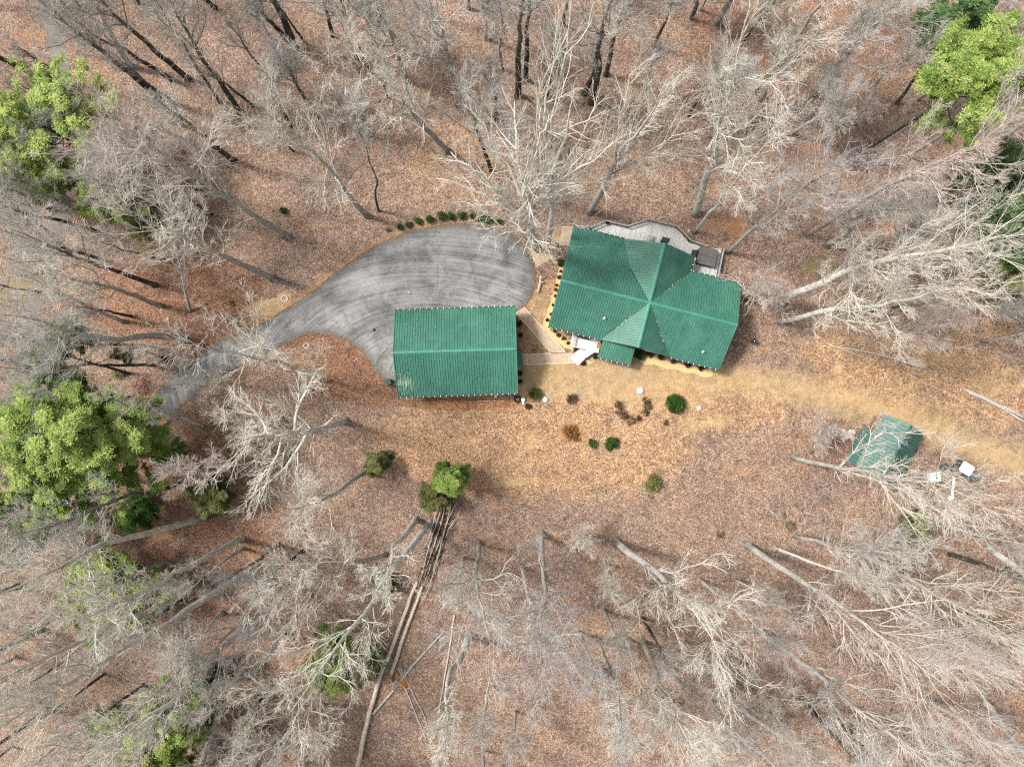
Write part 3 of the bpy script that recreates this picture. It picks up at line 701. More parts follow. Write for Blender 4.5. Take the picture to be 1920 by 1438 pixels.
# rear deck
def railing(b, pts, zf, ht=0.95, top='rail_grey', bal='rail_dark', twd=.13):
    for (p, q_) in zip(pts[:-1], pts[1:]):
        p, q_ = Vector((p[0], p[1], 0)), Vector((q_[0], q_[1], 0)); L = (q_ - p).length; d = (q_ - p) / L; rz = math.atan2(d.y, d.x); m_ = (p + q_) / 2
        b.mat(top); b.box((m_.x, m_.y, zf + ht), (L, twd, .05), rz)
        b.mat(bal); b.box((m_.x, m_.y, zf + ht - .11), (L - .1, .045, .06), rz); b.box((m_.x, m_.y, zf + .1), (L - .1, .045, .06), rz)
        n = max(1, int(L / 1.7))
        for i in range(n + 1):
            c = p + d * L * i / n; b.box((c.x, c.y, zf + ht / 2 - .02), (.1, .1, ht - .04), rz)
        n = int(L / .13)
        for i in range(1, n):
            c = p + d * L * i / n; b.box((c.x, c.y, zf + ht / 2 - .05), (.025, .02, ht - .2), rz)
DZ = 0.95
rt = [(1108, 426), (1137, 414), (1177.5, 423.5), (1218, 411), (1271, 424.5), (1296, 451), (1328, 461.5)]
r3 = [W(x, y, DZ + .95)[:2] for x, y in rt]
dk = r3 + [W(1357, 467, DZ)[:2], W(1346, 521, DZ)[:2], tuple(U(16.4, -17.35, 0)[:2]), tuple(U(16.4, -19.15, 0)[:2]), tuple(U(9.2, -19.12, 0)[:2]), tuple(U(9.2, -18.6, 0)[:2]), tuple(U(4.6, -18.6, 0)[:2])]
b = MB().mat('deck_boards'); b.prism(dk, DZ - .2, DZ); deck = b.build('deck', house)
b = MB(); railing(b, r3, DZ); railing(b, [W(1357.5, 466.5, DZ + .95)[:2], W(1346.5, 520, DZ + .95)[:2]], DZ); b.build('railing', deck)
for p in dk[:9]:
    b = MB().mat('rail_dark'); b.box((p[0] * .995, p[1] * .995, (DZ - .2) / 2), (.14, .14, DZ - .2)); b.build('support_post', deck)
# entry porch floor and steps
PZ = .6
pf = [(1075.5, 622), (1127, 634.5), (1122.5, 660.5), (1114, 660), (1097.5, 671), (1083, 657), (1090.5, 653.5), (1071, 648)]
pfw = [W(x, y, PZ)[:2] for x, y in pf]
b = MB().mat('porch_boards'); b.prism(pfw, PZ - .5, PZ); porch = b.build('porch_floor', house)
b = MB().mat('white_paint')
s0 = Vector((*pfw[4], 0)); s1_ = Vector((*pfw[5], 0)); sd = (s1_ - s0).normalized(); sn = Vector((-sd.y, sd.x, 0))
if sn.dot(Vector((-1, -1, 0))) < 0: sn = -sn
for k in range(4):
    c = (s0 + s1_) / 2 + sn * (.16 + .31 * k); b.box((c.x, c.y, (PZ - .13 * (k + 1)) / 2 + .02), ((s1_ - s0).length + .1, .30, PZ - .13 * (k + 1) + .02), math.atan2(sd.y, sd.x))
    b.mat('rail_grey'); c = c + sn * .15; b.box((c.x, c.y, PZ - .13 * (k + 1) + .035), ((s1_ - s0).length + .1, .035, .012), math.atan2(sd.y, sd.x)); b.mat('white_paint')
b.build('steps', porch)
b = MB(); rp = [W(x, y, PZ + .9)[:2] for x, y in pf]
railing(b, [rp[0], rp[7], rp[6]], PZ, .9, 'white_paint', 'white_paint', .1); railing(b, [rp[2], rp[3], rp[4]], PZ, .9, 'white_paint', 'white_paint', .1); b.build('railing', porch)
b = MB().mat('coir'); c = W(1123, 648, PZ); b.box((c[0], c[1], PZ + .012), (.46, .7, .024), HA)
tag(b.build('doormat', origin=(c[0], c[1], PZ)), 'small brown doormat on the white entry porch floor', 'doormat')
c = Vector(W(1093, 632, PZ)); be = thing('bench', 'dark slatted bench against the house wall on the entry porch', 'bench', tuple(c))
b = MB().mat('trim_dark')
for k in range(4): b.box(c + vv * (k * .11 - .16) + Vector((0, 0, .44)), (1.5, .09, .03), HA)
b.build('seat', be)
b = MB().mat('trim_dark')
for k in range(3): b.box(c - vv * .24 + Vector((0, 0, .58 + .13 * k)), (1.5, .03, .09), HA)
b.build('backrest', be)
for sx in (-.65, .65):
    for sy in (-.2, .14):
        b = MB().mat('trim_dark'); b.box(c + uu * sx + vv * sy + Vector((0, 0, .215)), (.06, .06, .43), HA); b.build('leg', be)
# hot tub with folding cover, step
tc = Vector(W(1326, 481, DZ + .9)); tub = thing('hot_tub', 'square hot tub under a brown folding cover on the rear deck', 'hot tub', (tc.x, tc.y, DZ))
def rounded(c, w_, h_, r, a, n=6):
    out_ = []
    for (sx, sy, st_) in ((1, 1, 0), (-1, 1, 90), (-1, -1, 180), (1, -1, 270)):
        for k in range(n + 1):
            th = math.radians(st_ + 90 * k / n); x = sx * (w_ / 2 - r) + r * math.cos(th); y = sy * (h_ / 2 - r) + r * math.sin(th)
            q_ = rot2((x, y), a); out_.append((c[0] + q_.x, c[1] + q_.y))
    return out_
b = MB().mat('trim_dark'); b.prism(rounded(tc, 2.12, 2.02, .25, HA), DZ + .003, DZ + .86); b.build('cabinet', tub)
off = rot2((0, .53), HA)
for s_ in (1, -1):
    b = MB().mat('cover_brown'); b.prism(rounded((tc.x + off.x * s_, tc.y + off.y * s_), 2.2, 1.04, .12, HA), DZ + .863, DZ + .98); b.build('cover_panel', tub, bevel=.03)
b = MB().mat('black_paint'); p = tc + rot2((-1.05, -1.1), HA)
b.tube([(tc + rot2((1.14, -1.02), HA))[:2] + (DZ + .6,) if False else tuple((tc + rot2((1.14, -1.0), HA)).xy) + (DZ + .9,), tuple((tc + rot2((1.2, -1.18), HA)).xy) + (DZ + .9,)], .03, 6); b.build('cover_lift', tub)
st_c = tc + rot2((-1.42, .18), HA); stp = thing('tub_steps', 'black two tread plastic steps beside the hot tub', 'steps', (st_c.x, st_c.y, DZ))
b = MB().mat('black_paint'); q_ = st_c + rot2((.12, 0), HA); b.box((q_.x, q_.y, DZ + .30), (.3, .75, .3), HA); q_ = st_c + rot2((-.02, 0), HA); b.box((q_.x, q_.y, DZ + .075), (.62, .76, .148), HA)
b.build('treads', stp, bevel=.02)
c = Vector(W(1218, 447, DZ)); b = MB().mat('grey_plastic'); gt = thing('deck_table', 'small grey slatted side table on the rear deck near the chimney', 'table', tuple(c))
for k in range(5): b.box(c + uu * (k * .13 - .26) + Vector((0, 0, .5)), (.1, .6, .03), HA)
b.build('tabletop', gt)
for sx in (-.22, .22):
    for sy in (-.22, .22):
        b = MB().mat('grey_plastic'); b.box(c + uu * sx + vv * sy + Vector((0, 0, .242)), (.05, .05, .484), HA); b.build('leg', gt)
for i, (px, py, lb) in enumerate(((1291, 451, 'round black planter inside the rear deck corner by the hot tub'), (1139, 419, 'small black planter in the left corner of the rear deck'))):
    c = W(px, py, DZ); pl = thing('planter', lb, 'planter', (c[0], c[1], DZ)); b = MB().mat('black_paint'); b.lathe(c, [(.16, 0.003), (.22, .36), (.24, .38), (.24, .42), (.2, .42), (.19, .36)], 14); b.build('pot', pl)
    b = MB().mat('leaf_brown'); b.lathe((c[0], c[1], DZ + .36), [(.185, 0), (.12, .05), (.02, .07)], 10); b.build('soil', pl)

# ------------------------------------------------------------------ shed on the right
SE, SR = 2.3, 3.95
P = {k: Vector(W(x, y, z)) for k, (x, y, z) in dict(wN=(1656, 775, SE), rN=(1709.5, 796, SR), eN=(1731, 815.5, SE)).items()}
sdir = Vector((-.47, -.88, 0)).normalized(); sl_ = 6.9
sc = (P['wN'] + P['eN']) / 2 + sdir * sl_ / 2; across = Vector((-sdir.y, sdir.x, 0)) * -1
if across.x < 0: across = -across
sw2 = (P['eN'] - P['wN']).dot(across) / 2 
def Q(a, c_, z): return Vector((sc.x, sc.y, 0)) + sdir * a + across * c_ + Vector((0, 0, z))
rofs = (P['rN'] - sc).dot(across)
shed = thing('shed', 'small shed with a teal green metal gable roof beside the dirt track', 'shed', (sc.x, sc.y, 0))
b = MB().mat('siding_brown'); hl2 = sl_ / 2; iw = sw2 - .25; il = hl2 - .25; zz = SE + .15
b.add([Q(-il, -iw, 0), Q(il, -iw, 0), Q(il, iw, 0), Q(-il, iw, 0), Q(-il, -iw, zz), Q(il, -iw, zz), Q(il, iw, zz), Q(-il, iw, zz), Q(-il, rofs, SR - .1), Q(il, rofs, SR - .1)], [(0, 1, 5, 4), (2, 3, 7, 6), (1, 2, 6, 9, 5), (3, 0, 4, 8, 7)])
b.build('wall', shed)
b = MB(); roof_slope(b, [Q(-hl2, -sw2, SE), Q(hl2, -sw2, SE), Q(hl2, rofs, SR), Q(-hl2, rofs, SR)], across, .42, mat='roof_teal'); roof_slope(b, [Q(-hl2, rofs, SR), Q(hl2, rofs, SR), Q(hl2, sw2, SE), Q(-hl2, sw2, SE)], across, .42, mat='roof_teal')
sroof = b.build('roof', shed); b = MB(); cap_strip(b, Q(-hl2, rofs, SR), Q(hl2, rofs, SR), .3, mat='roof_teal'); b.build('ridge_cap', sroof)
b = MB(); roof_slope(b, [Q(-hl2 + 2.4, -sw2 - 1.15, SE - .42), Q(hl2, -sw2 - 1.15, SE - .42), Q(hl2, -sw2 + .05, SE - .08), Q(-hl2 + 2.4, -sw2 + .05, SE - .08)], across, .42, mat='roof_teal'); b.build('lean_to_roof', shed)
for a_ in (-hl2 + 2.5, 0.4, hl2 - .1):
    b = MB().mat('dead_wood'); b.box(Q(a_, -sw2 - 1.0, .92), (.1, .1, 1.84)); b.build('post', shed)
a_s = math.atan2(across.y, across.x); wall_door(shed, Q(-il, .1, 1.05), 1.3, 2.0, a_s, 'plywood')
# things near the shed
def obj1(name, b, c, label, cat, group=None, **k): return tag(b.build(name, origin=c, **k), label, cat, group)
c = W(1640, 797); b = MB().mat('plywood'); b.box((c[0], c[1], .25), (1.0, 1.5, .06), -.45); b.mat('dead_wood'); b.box((c[0], c[1], .11), (.9, 1.3, .22), -.45); obj1('plywood_sheet', b, c, 'pale tan plywood sheet on a low block left of the shed roof', 'board')
c = W(1589, 815); b = MB().mat('stone'); rq = random.Random(4)
for k in range(14): b.lathe((c[0] + rq.uniform(-.8, .8), c[1] + rq.uniform(-.5, .5), -.05), [(.3, 0), (.34, .15), (.22, .32), (.03, .38)], 7)
obj1('stone_pile', b, c, 'pale heap of rubble stones left of the shed', 'stones')
for (px, py, lb) in ((1622, 811, 'dark red stack of scrap lumber just left of the shed lean-to'), (1608, 842, 'lower stack of reddish scrap lumber under branches by the shed')):
    c = W(px, py); b = MB().mat('red_wood')
    for k in range(16): b.box((c[0] + rq.uniform(-.35, .35), c[1] + rq.uniform(-.5, .5), .06 + .05 * k * .8), (rq.uniform(.9, 1.6), .16, .05), rq.choice((.4, 2.0)) + rq.uniform(-.2, .2))
    b.mat('black_paint'); b.box((c[0] + .5, c[1] - .5, .15), (.3, .3, .3), .3); obj1('lumber_stack', b, c, lb, 'lumber')
# white tank
c = W(1743, 893); tk = thing('water_tank', 'white square plastic water tank with a small dark cap right of the shed', 'tank', c)
b = MB().mat('grey_plastic'); b.prism(rounded(c, 1.55, 1.25, .12, .15), .06, .95); b.build('body', tk, bevel=.05)
b = MB().mat('white_plastic'); q_ = rot2((.12, 0), .15); b.prism(rounded((c[0] + q_.x, c[1] + q_.y), 1.2, 1.12, .12, .15), .952, 1.08); b.build('lid', tk, bevel=.04)
b = MB().mat('black_rubber'); b.lathe((c[0] + .14, c[1] - .05, 1.083), [(.07, 0), (.07, .05), (.04, .06)], 12); b.build('cap', tk)
b = MB().mat('steel')
for k in range(3):
    b.box((c[0], c[1], .03), (1.7, .1, .055), .15) if k == 0 else b.tube([(c[0] - .8, c[1] - .64 + 1.28 * (k - 1), .3 * k), (c[0] + .75, c[1] - .52 + 1.28 * (k - 1), .3 * k)], .02, 6)
b.build('cage', tk)
# utility cart
ang = math.radians(-32); c = Vector(W(1803, 881)); ct = thing('utility_cart', 'black utility cart with a white roof parked by the dirt track', 'vehicle', tuple(c))
L_ = lambda x, y, z: c + rot2((x, y), ang) + Vector((0, 0, z))
b = MB().mat('black_paint'); b.box(L_(0, 0, .48), (2.9, 1.35, .3), ang); b.box(L_(-1.1, 0, .72), (.75, 1.2, .3), ang, .8); b.build('body', ct, bevel=.06)
b = MB().mat('dark_fabric'); 
b.box(L_(1.0, 0, .64), (1.25, 1.35, .05), ang)
for s_ in (-1, 1): b.box(L_(1.0, s_ * .68, .8), (1.3, .05, .34), ang)
b.box(L_(1.64, 0, .8), (.05, 1.3, .34), ang); b.box(L_(1.0, 0, .95), (1.24, 1.3, .07), ang, .93); b.build('cargo_bed', ct, bevel=.02)
b = MB().mat('white_plastic'); b.prism(rounded(L_(-.7, 0, 0), 1.55, 1.3, .25, ang), 1.85, 1.95); b.build('roof', ct, bevel=.03)
b = MB().mat('black_paint')
for sx in (-1.3, -.1):
    for sy in (-.58, .58): b.tube([L_(sx, sy, .6), L_(sx * .95, sy, 1.87)], .03, 6)
b.build('roll_cage', ct)
b = MB().mat('dark_fabric'); b.box(L_(-.1, 0, .72), (.5, 1.15, .16), ang); b.box(L_(.2, 0, 1.0), (.12, 1.15, .5), ang); b.build('seat', ct, bevel=.03)
for sx in (-1.0, 1.0):
    for sy in (-.72, .72):
        b = MB().mat('black_rubber'); p = L_(sx, sy, .3); dn = rot2((0, .11), ang); b.tube([tuple(p - dn), tuple(p - dn * .8), tuple(p + dn * .8), tuple(p + dn)], [.25, .3, .3, .25], 18); wh = b.build('wheel', ct)
        b = MB().mat('steel'); dn = rot2((0, .115), ang); b.tube([tuple(p - dn), tuple(p + dn)], .13, 12); b.build('rim', wh)
c = W(1786, 911); b = MB().mat('white_paint'); b.box((c[0], c[1], .12), (.3, 2.1, .05), -.12); b.box((c[0] - .25, c[1] - 1.4, .08), (.7, .5, .16), .5)
obj1('white_board', b, c, 'long white board lying below the utility cart', 'board')
c = W(1772, 876); b = MB().mat('dark_fabric')
for k in range(9): b.box((c[0] + rq.uniform(-.6, .6), c[1] + rq.uniform(-.5, .5), .1 + .04 * k), (rq.uniform(.3, .7), rq.uniform(.2, .5), .06), rq.uniform(0, 3), .8)
obj1('tarp', b, c, 'crumpled black tarp left of the utility cart', 'tarp')

# ------------------------------------------------------------------ small things round the garage and yard
c = W(905, 744.5, .5); ld = thing('ladder', 'long white extension ladder lying along the garage rear wall', 'ladder', (c[0], c[1], 0))
la, lb_ = Vector(W(862, 742.5, .6)), Vector(W(950, 739.5, .6))
dL = (lb_ - la).normalized(); nL = Vector((-dL.y, dL.x, 0))
for s_ in (0, .42):
    b = MB().mat('white_paint'); m_ = (la + lb_) / 2 + nL * s_; b.box((m_.x, m_.y, .6 + s_ * .4), ((lb_ - la).length, .06, .09), math.atan2(dL.y, dL.x)); b.build('rail', ld)
b = MB().mat('white_paint')
for k in range(1, 18):
    p = la + (lb_ - la) * k / 18; b.tube([p, p + nL * .42 + Vector((0, 0, .17))], .022, 6)
b.build('rungs', ld)
for k in (.12, .88):
    b = MB().mat('dead_wood'); p = la + (lb_ - la) * k; b.box((p.x + nL.x * .2, p.y + nL.y * .2, .27), (.2, .6, .54)); b.build('trestle', ld)
c = W(929, 741.5); b = MB().mat('white_plastic'); b.box((c[0], c[1], .42), (.32, .5, .84), .3); obj1('white_jug', b, c, 'white rectangular plastic container standing against the ladder', 'container', bevel=.05)
c = W(956.5, 739); bb = thing('blue_bin', 'small blue bin with a pale blue strap at the garage corner', 'bin', c)
b = MB().mat('blue_plastic'); b.box((c[0], c[1], .3), (.62, .5, .6), .25, 1.1); b.build('body', bb, bevel=.03)
b = MB().mat('light_blue'); b.box((c[0], c[1], .62), (.14, .62, .03), .5 - .25); b.build('strap', bb)
c = W(970, 748.5); b = MB().mat('black_rubber'); b.torus((c[0], c[1], .12), .34, .13, 30, 10, .9); obj1('tyre', b, c, 'black tyre lying flat below the garage corner', 'tyre', smooth=True)
c = W(980.5, 749); wb = thing('toilet_seat_bucket', 'white bucket with a dark opening beside the black tyre', 'bucket', c)
b = MB().mat('white_plastic'); b.lathe(c, [(.17, .003), (.23, .36), (.25, .37), (.25, .4), (.21, .4), (.2, .34)], 20); b.build('pail', wb)
b = MB().mat('black_rubber'); b.lathe((c[0], c[1], .3), [(.205, 0), (.15, .015), (.02, .02)], 16); b.build('inside', wb)
b = MB().mat('white_plastic'); b.box((c[0] + .02, c[1] - .42, .06), (.26, .34, .11), .1); b.build('lid', wb)
c = W(1022, 749); b = MB().mat('white_plastic'); b.lathe(c, [(.3, 0.0), (.34, .12), (.28, .25), (.1, .33), (.02, .34)], 9); obj1('white_stone', b, c, 'white painted stone at the edge of the yard', 'stone')
c = W(1028, 748); b = MB().mat('rail_grey'); b.torus((c[0] + .1, c[1], .05), .52, .035, 30, 6); obj1('hose_loop', b, c, 'dark ring of hose beside the white stone', 'hose', smooth=True)
c = W(731, 716); bn = thing('wheelie_bin', 'dark green wheeled rubbish bin at the garage left corner', 'bin', c)
b = MB().mat('bin_green'); b.box((c[0], c[1], .5), (.5, .56, .9), .3, 1.18); b.build('body', bn, bevel=.02)
b = MB().mat('bin_green'); b.box((c[0], c[1], 1.0), (.66, .74, .06), .3, .94); b.build('lid', bn, bevel=.02)
for s_ in (-.25, .25):
    b = MB().mat('black_rubber'); q_ = rot2((s_, -.3), .3); e_ = rot2((.03, 0), .3); b.tube([(c[0] + q_.x - e_.x, c[1] + q_.y - e_.y, .11), (c[0] + q_.x + e_.x, c[1] + q_.y + e_.y, .11)], .11, 12); b.build('wheel', bn)
c = W(738, 722); b = MB().mat('black_paint'); b.box((c[0] + .1, c[1] + .1, .32), (.8, .5, .64), .1, .9); obj1('black_tote', b, c, 'black storage tote between the green bin and the garage', 'tote', bevel=.03)
c = W(573, 729); ub_ = thing('utility_box', 'square light grey concrete well cover in the leaves left of the garage', 'well cover', c)
b = MB().mat('concrete'); b.box((c[0], c[1], .2), (.98, .9, .4), -.25); b.build('base', ub_, bevel=.02)
b = MB().mat('concrete'); b.box((c[0], c[1], .44), (1.08, 1.0, .08), -.25); b.build('lid', ub_, bevel=.015)
def septic(px, py, r, mat, lb, cat, z=.12):
    c = W(px, py); b = MB().mat('grey_plastic' if mat == 'white_plastic' else mat); b.lathe(c, [(r * 1.12, -.02), (r * 1.12, z * .5), (r, z * .55), (r, z * .6)], 26); b.mat(mat); b.lathe((c[0], c[1], 0), [(r, z * .61), (r, z), (r * .9, z * 1.12), (.03, z * 1.16)], 26); return obj1('lid', b, c, lb, cat)
septic(1200, 732, .36, 'white_plastic', 'round white tank lid on the sandy ground below the house', 'lid', .25)
septic(1291, 433.5, .17, 'stone', 'pale round stepping stone beside the rear deck rail', 'stone', .1)
septic(1364, 637, .01, 'stone', 'tiny pebble at the house right corner', 'stone', .05) if False else None
c = W(534, 560); b = MB().mat('stone'); b.torus((c[0], c[1], .04), .36, .09, 26, 8, .8); obj1('stone_ring', b, c, 'small tan stone ring on bare soil above the driveway', 'stone ring', smooth=True)
c = W(473, 588); b = MB().mat('stone'); b.torus((c[0], c[1], .03), .25, .08, 22, 8, .8); obj1('stone_ring', b, c, 'faint tan soil ring nearest the driveway neck', 'stone ring', smooth=True)
c = W(574, 648); b = MB().mat('white_paint'); b.torus((c[0], c[1], .04), .3, .035, 22, 6); obj1('plastic_hoop', b, c, 'thin white hoop on the leaf bank below the driveway', 'hoop', smooth=True)
c = W(1410.5, 641); gb = thing('gazing_ball', 'dark mirror ball on a low stand right of the house', 'garden ball', c)
b = MB().mat('trim_dark'); b.lathe(c, [(.16, 0), (.1, .1), (.07, .5), (.14, .56)], 14); b.build('stand', gb)
b = MB().mat('glazed_ball'); b.lathe((c[0], c[1], .55), [(.04, 0)] + [(.31 * math.sin(math.pi * k / 12), .31 - .31 * math.cos(math.pi * k / 12)) for k in range(1, 12)] + [(.02, .62)], 20); b.build('ball', gb, smooth=True)
b = MB().mat('red_cable'); b.tube([(*W(x, y)[:2], .03) for x, y in ((1206, 732), (1222, 733.5), (1245, 732), (1268, 733), (1290, 737))], .02, 5); obj1('cable', b, W(1206, 732), 'thin red cable running right from the white tank lid', 'cable')
b = MB().mat('rail_grey'); b.tube([(*W(x, y)[:2], .05) for x, y in ((1078, 737), (1100, 740), (1120, 741))], .04, 5); obj1('edging_pole', b, W(1078, 737), 'grey pole lying at the sandy edge below the porch', 'pole')
b = MB().mat('dead_wood'); b.tube([(*W(945, 752)[:2], .06), (*W(928, 752.5)[:2], .06), (*W(894, 751)[:2], .05)], .04, 6); obj1('edging_pole', b, W(920, 752), 'thin brown pole on leaves below the garage ladder', 'pole')
c = W(1311, 765); b = MB().mat('stone'); b.lathe(c, [(.34, -.05), (.36, .1), (.22, .24), (.03, .27)], 7); obj1('rock', b, c, 'light grey rock right of the round clipped shrub', 'rock')
# driftwood garden ornament with pale bird on top
c = Vector(W(1013, 530)); dw = thing('driftwood', 'driftwood garden piece with pale stubs between driveway and house', 'driftwood', tuple(c))
b = MB().mat('dead_wood'); b.tube([c + Vector((-.25, -1.25, .12)), c + Vector((-.15, -.6, .2)), c + Vector((.02, 0, .3)), c + Vector((.0, .5, .55))], [.13, .17, .16, .1], 9); b.tube([c + Vector((0, 0, .3)), c + Vector((.3, -.05, .4)), c + Vector((.42, .1, .45))], [.1, .09, .04], 7); b.build('log', dw, smooth=True)
b = MB().mat('white_paint'); b.tube([c + Vector((-.05, .35, .55)), c + Vector((.03, .62, .66)), c + Vector((.1, .75, .66))], [.1, .09, .05], 8); b.tube([c + Vector((-.12, .1, .5)), c + Vector((.1, .12, .55))], [.08, .06], 8); b.build('stub', dw, smooth=True)
b = MB().mat('dead_wood'); b.tube([(*W(760, 536)[:2], .05), (*W(766, 546)[:2], .06), (*W(769, 551)[:2], .09)], [.02, .05, .12], 6); obj1('fallen_branch', b, W(765, 545), 'short dark fallen branch lying on the grey asphalt', 'branch')
c = W(702, 619); b = MB().mat('black_rubber'); b.lathe((c[0], c[1], .02), [(.22, 0.006), (.2, .03), (.04, .035)], 9); obj1('rubber_mat', b, c, 'small black rubber mat on asphalt left of the garage', 'mat')
c = W(311, 791); rs = thing('red_sign', 'small red board on a post at the lower end of the driveway', 'sign', c); b = MB().mat('red_paint'); b.box((c[0], c[1], .5), (.8, .5, .05), .6); b.build('board', rs); b = MB().mat('dead_wood'); b.box((c[0], c[1], .235), (.09, .09, .47)); b.build('post', rs)

# ------------------------------------------------------------------ trees
def tubes(pts, rad, sides):
    """pts (N,K,3), rad (N,K) -> verts, quads"""
    N_, K, _ = pts.shape
    T = np.empty_like(pts); T[:, 1:-1] = pts[:, 2:] - pts[:, :-2]; T[:, 0] = pts[:, 1] - pts[:, 0]; T[:, -1] = pts[:, -1] - pts[:, -2]
    T /= np.linalg.norm(T, axis=2, keepdims=True) + 1e-9
    mean = T.mean(axis=1); ref = np.where(np.abs(mean[:, 2:3]) < 0.8, np.array([[0, 0, 1.0]]), np.array([[1.0, 0, 0]]))[:, None, :]
    A = np.cross(T, np.broadcast_to(ref, T.shape)); A /= np.linalg.norm(A, axis=2, keepdims=True) + 1e-9; B = np.cross(T, A)
    th = 2 * np.pi * np.arange(sides) / sides
    V = pts[:, :, None, :] + rad[:, :, None, None] * (A[:, :, None, :] * np.cos(th)[None, None, :, None] + B[:, :, None, :] * np.sin(th)[None, None, :, None])
    idx = np.arange(N_ * K * sides).reshape(N_, K, sides)
    a = idx[:, :-1, :]; b_ = np.roll(a, -1, axis=2); d = idx[:, 1:, :]; c_ = np.roll(d, -1, axis=2)
    return V.reshape(-1, 3), np.stack([a, b_, c_, d], -1).reshape(-1, 4), np.repeat(rad.reshape(-1), sides)
def merge(parts):
    V, Q_, R_ = [], [], []; n = 0
    for v, q_, r in parts: V.append(v); Q_.append(q_ + n); R_.append(r); n += len(v)
    return np.concatenate(V), np.concatenate(Q_), np.concatenate(R_)
def children(rng, pts, rad, L, n, t0, t1, ratio, ang, up, K, wander, rmin, rk=0.62):
    N_, KP, _ = pts.shape
    idx = np.repeat(np.arange(N_), n); M = len(idx)
    tt = t0 + (t1 - t0) * ((np.tile(np.arange(n), N_) + rng.random(M)) / n)
    f = tt * (KP - 1); i0 = np.minimum(f.astype(int), KP - 2); fr = (f - i0)[:, None]
    base = pts[idx, i0] * (1 - fr) + pts[idx, i0 + 1] * fr
    T = pts[idx, i0 + 1] - pts[idx, i0]; T /= np.linalg.norm(T, axis=1, keepdims=True) + 1e-9
    rr_ = rad[idx, i0] * (1 - fr[:, 0]) + rad[idx, i0 + 1] * fr[:, 0]
    rv = rng.normal(size=(M, 3)); rv -= (rv * T).sum(1, keepdims=True) * T; rv /= np.linalg.norm(rv, axis=1, keepdims=True) + 1e-9
    a = np.radians(rng.uniform(ang[0], ang[1], M))[:, None]
    D = np.cos(a) * T + np.sin(a) * rv
    Ln = L[idx] * ratio * (1.1 - 0.55 * (tt - t0) / (t1 - t0)) * rng.uniform(0.55, 1.2, M)
    P_ = np.empty((M, K, 3)); P_[:, 0] = base; step = (Ln / (K - 1))[:, None]
    for k in range(1, K):
        D = D + rng.normal(size=(M, 3)) * wander + np.array([0, 0, up]); D /= np.linalg.norm(D, axis=1, keepdims=True)
        P_[:, k] = P_[:, k - 1] + D * step
    r0_ = np.maximum(np.minimum(rr_ * rk, Ln * 0.020 + 0.006), rmin)
    Rr = r0_[:, None] * np.linspace(1, 0.35, K)[None, :]; Rr = np.maximum(Rr, rmin * 0.8)
    return P_, Rr, Ln
STY = {'D': ('bark_dark', 'twig_grey'), 'G': ('bark_grey', 'twig_grey'), 'P': ('bark_pale', 'twig_cream'), 'K': ('bark_pink', 'twig_pink'), 'V': ('bark_grey', 'twig_violet'), 'C': ('bark_grey', 'twig_cream'), 'Q': ('bark_grey', 'twig_pink')}
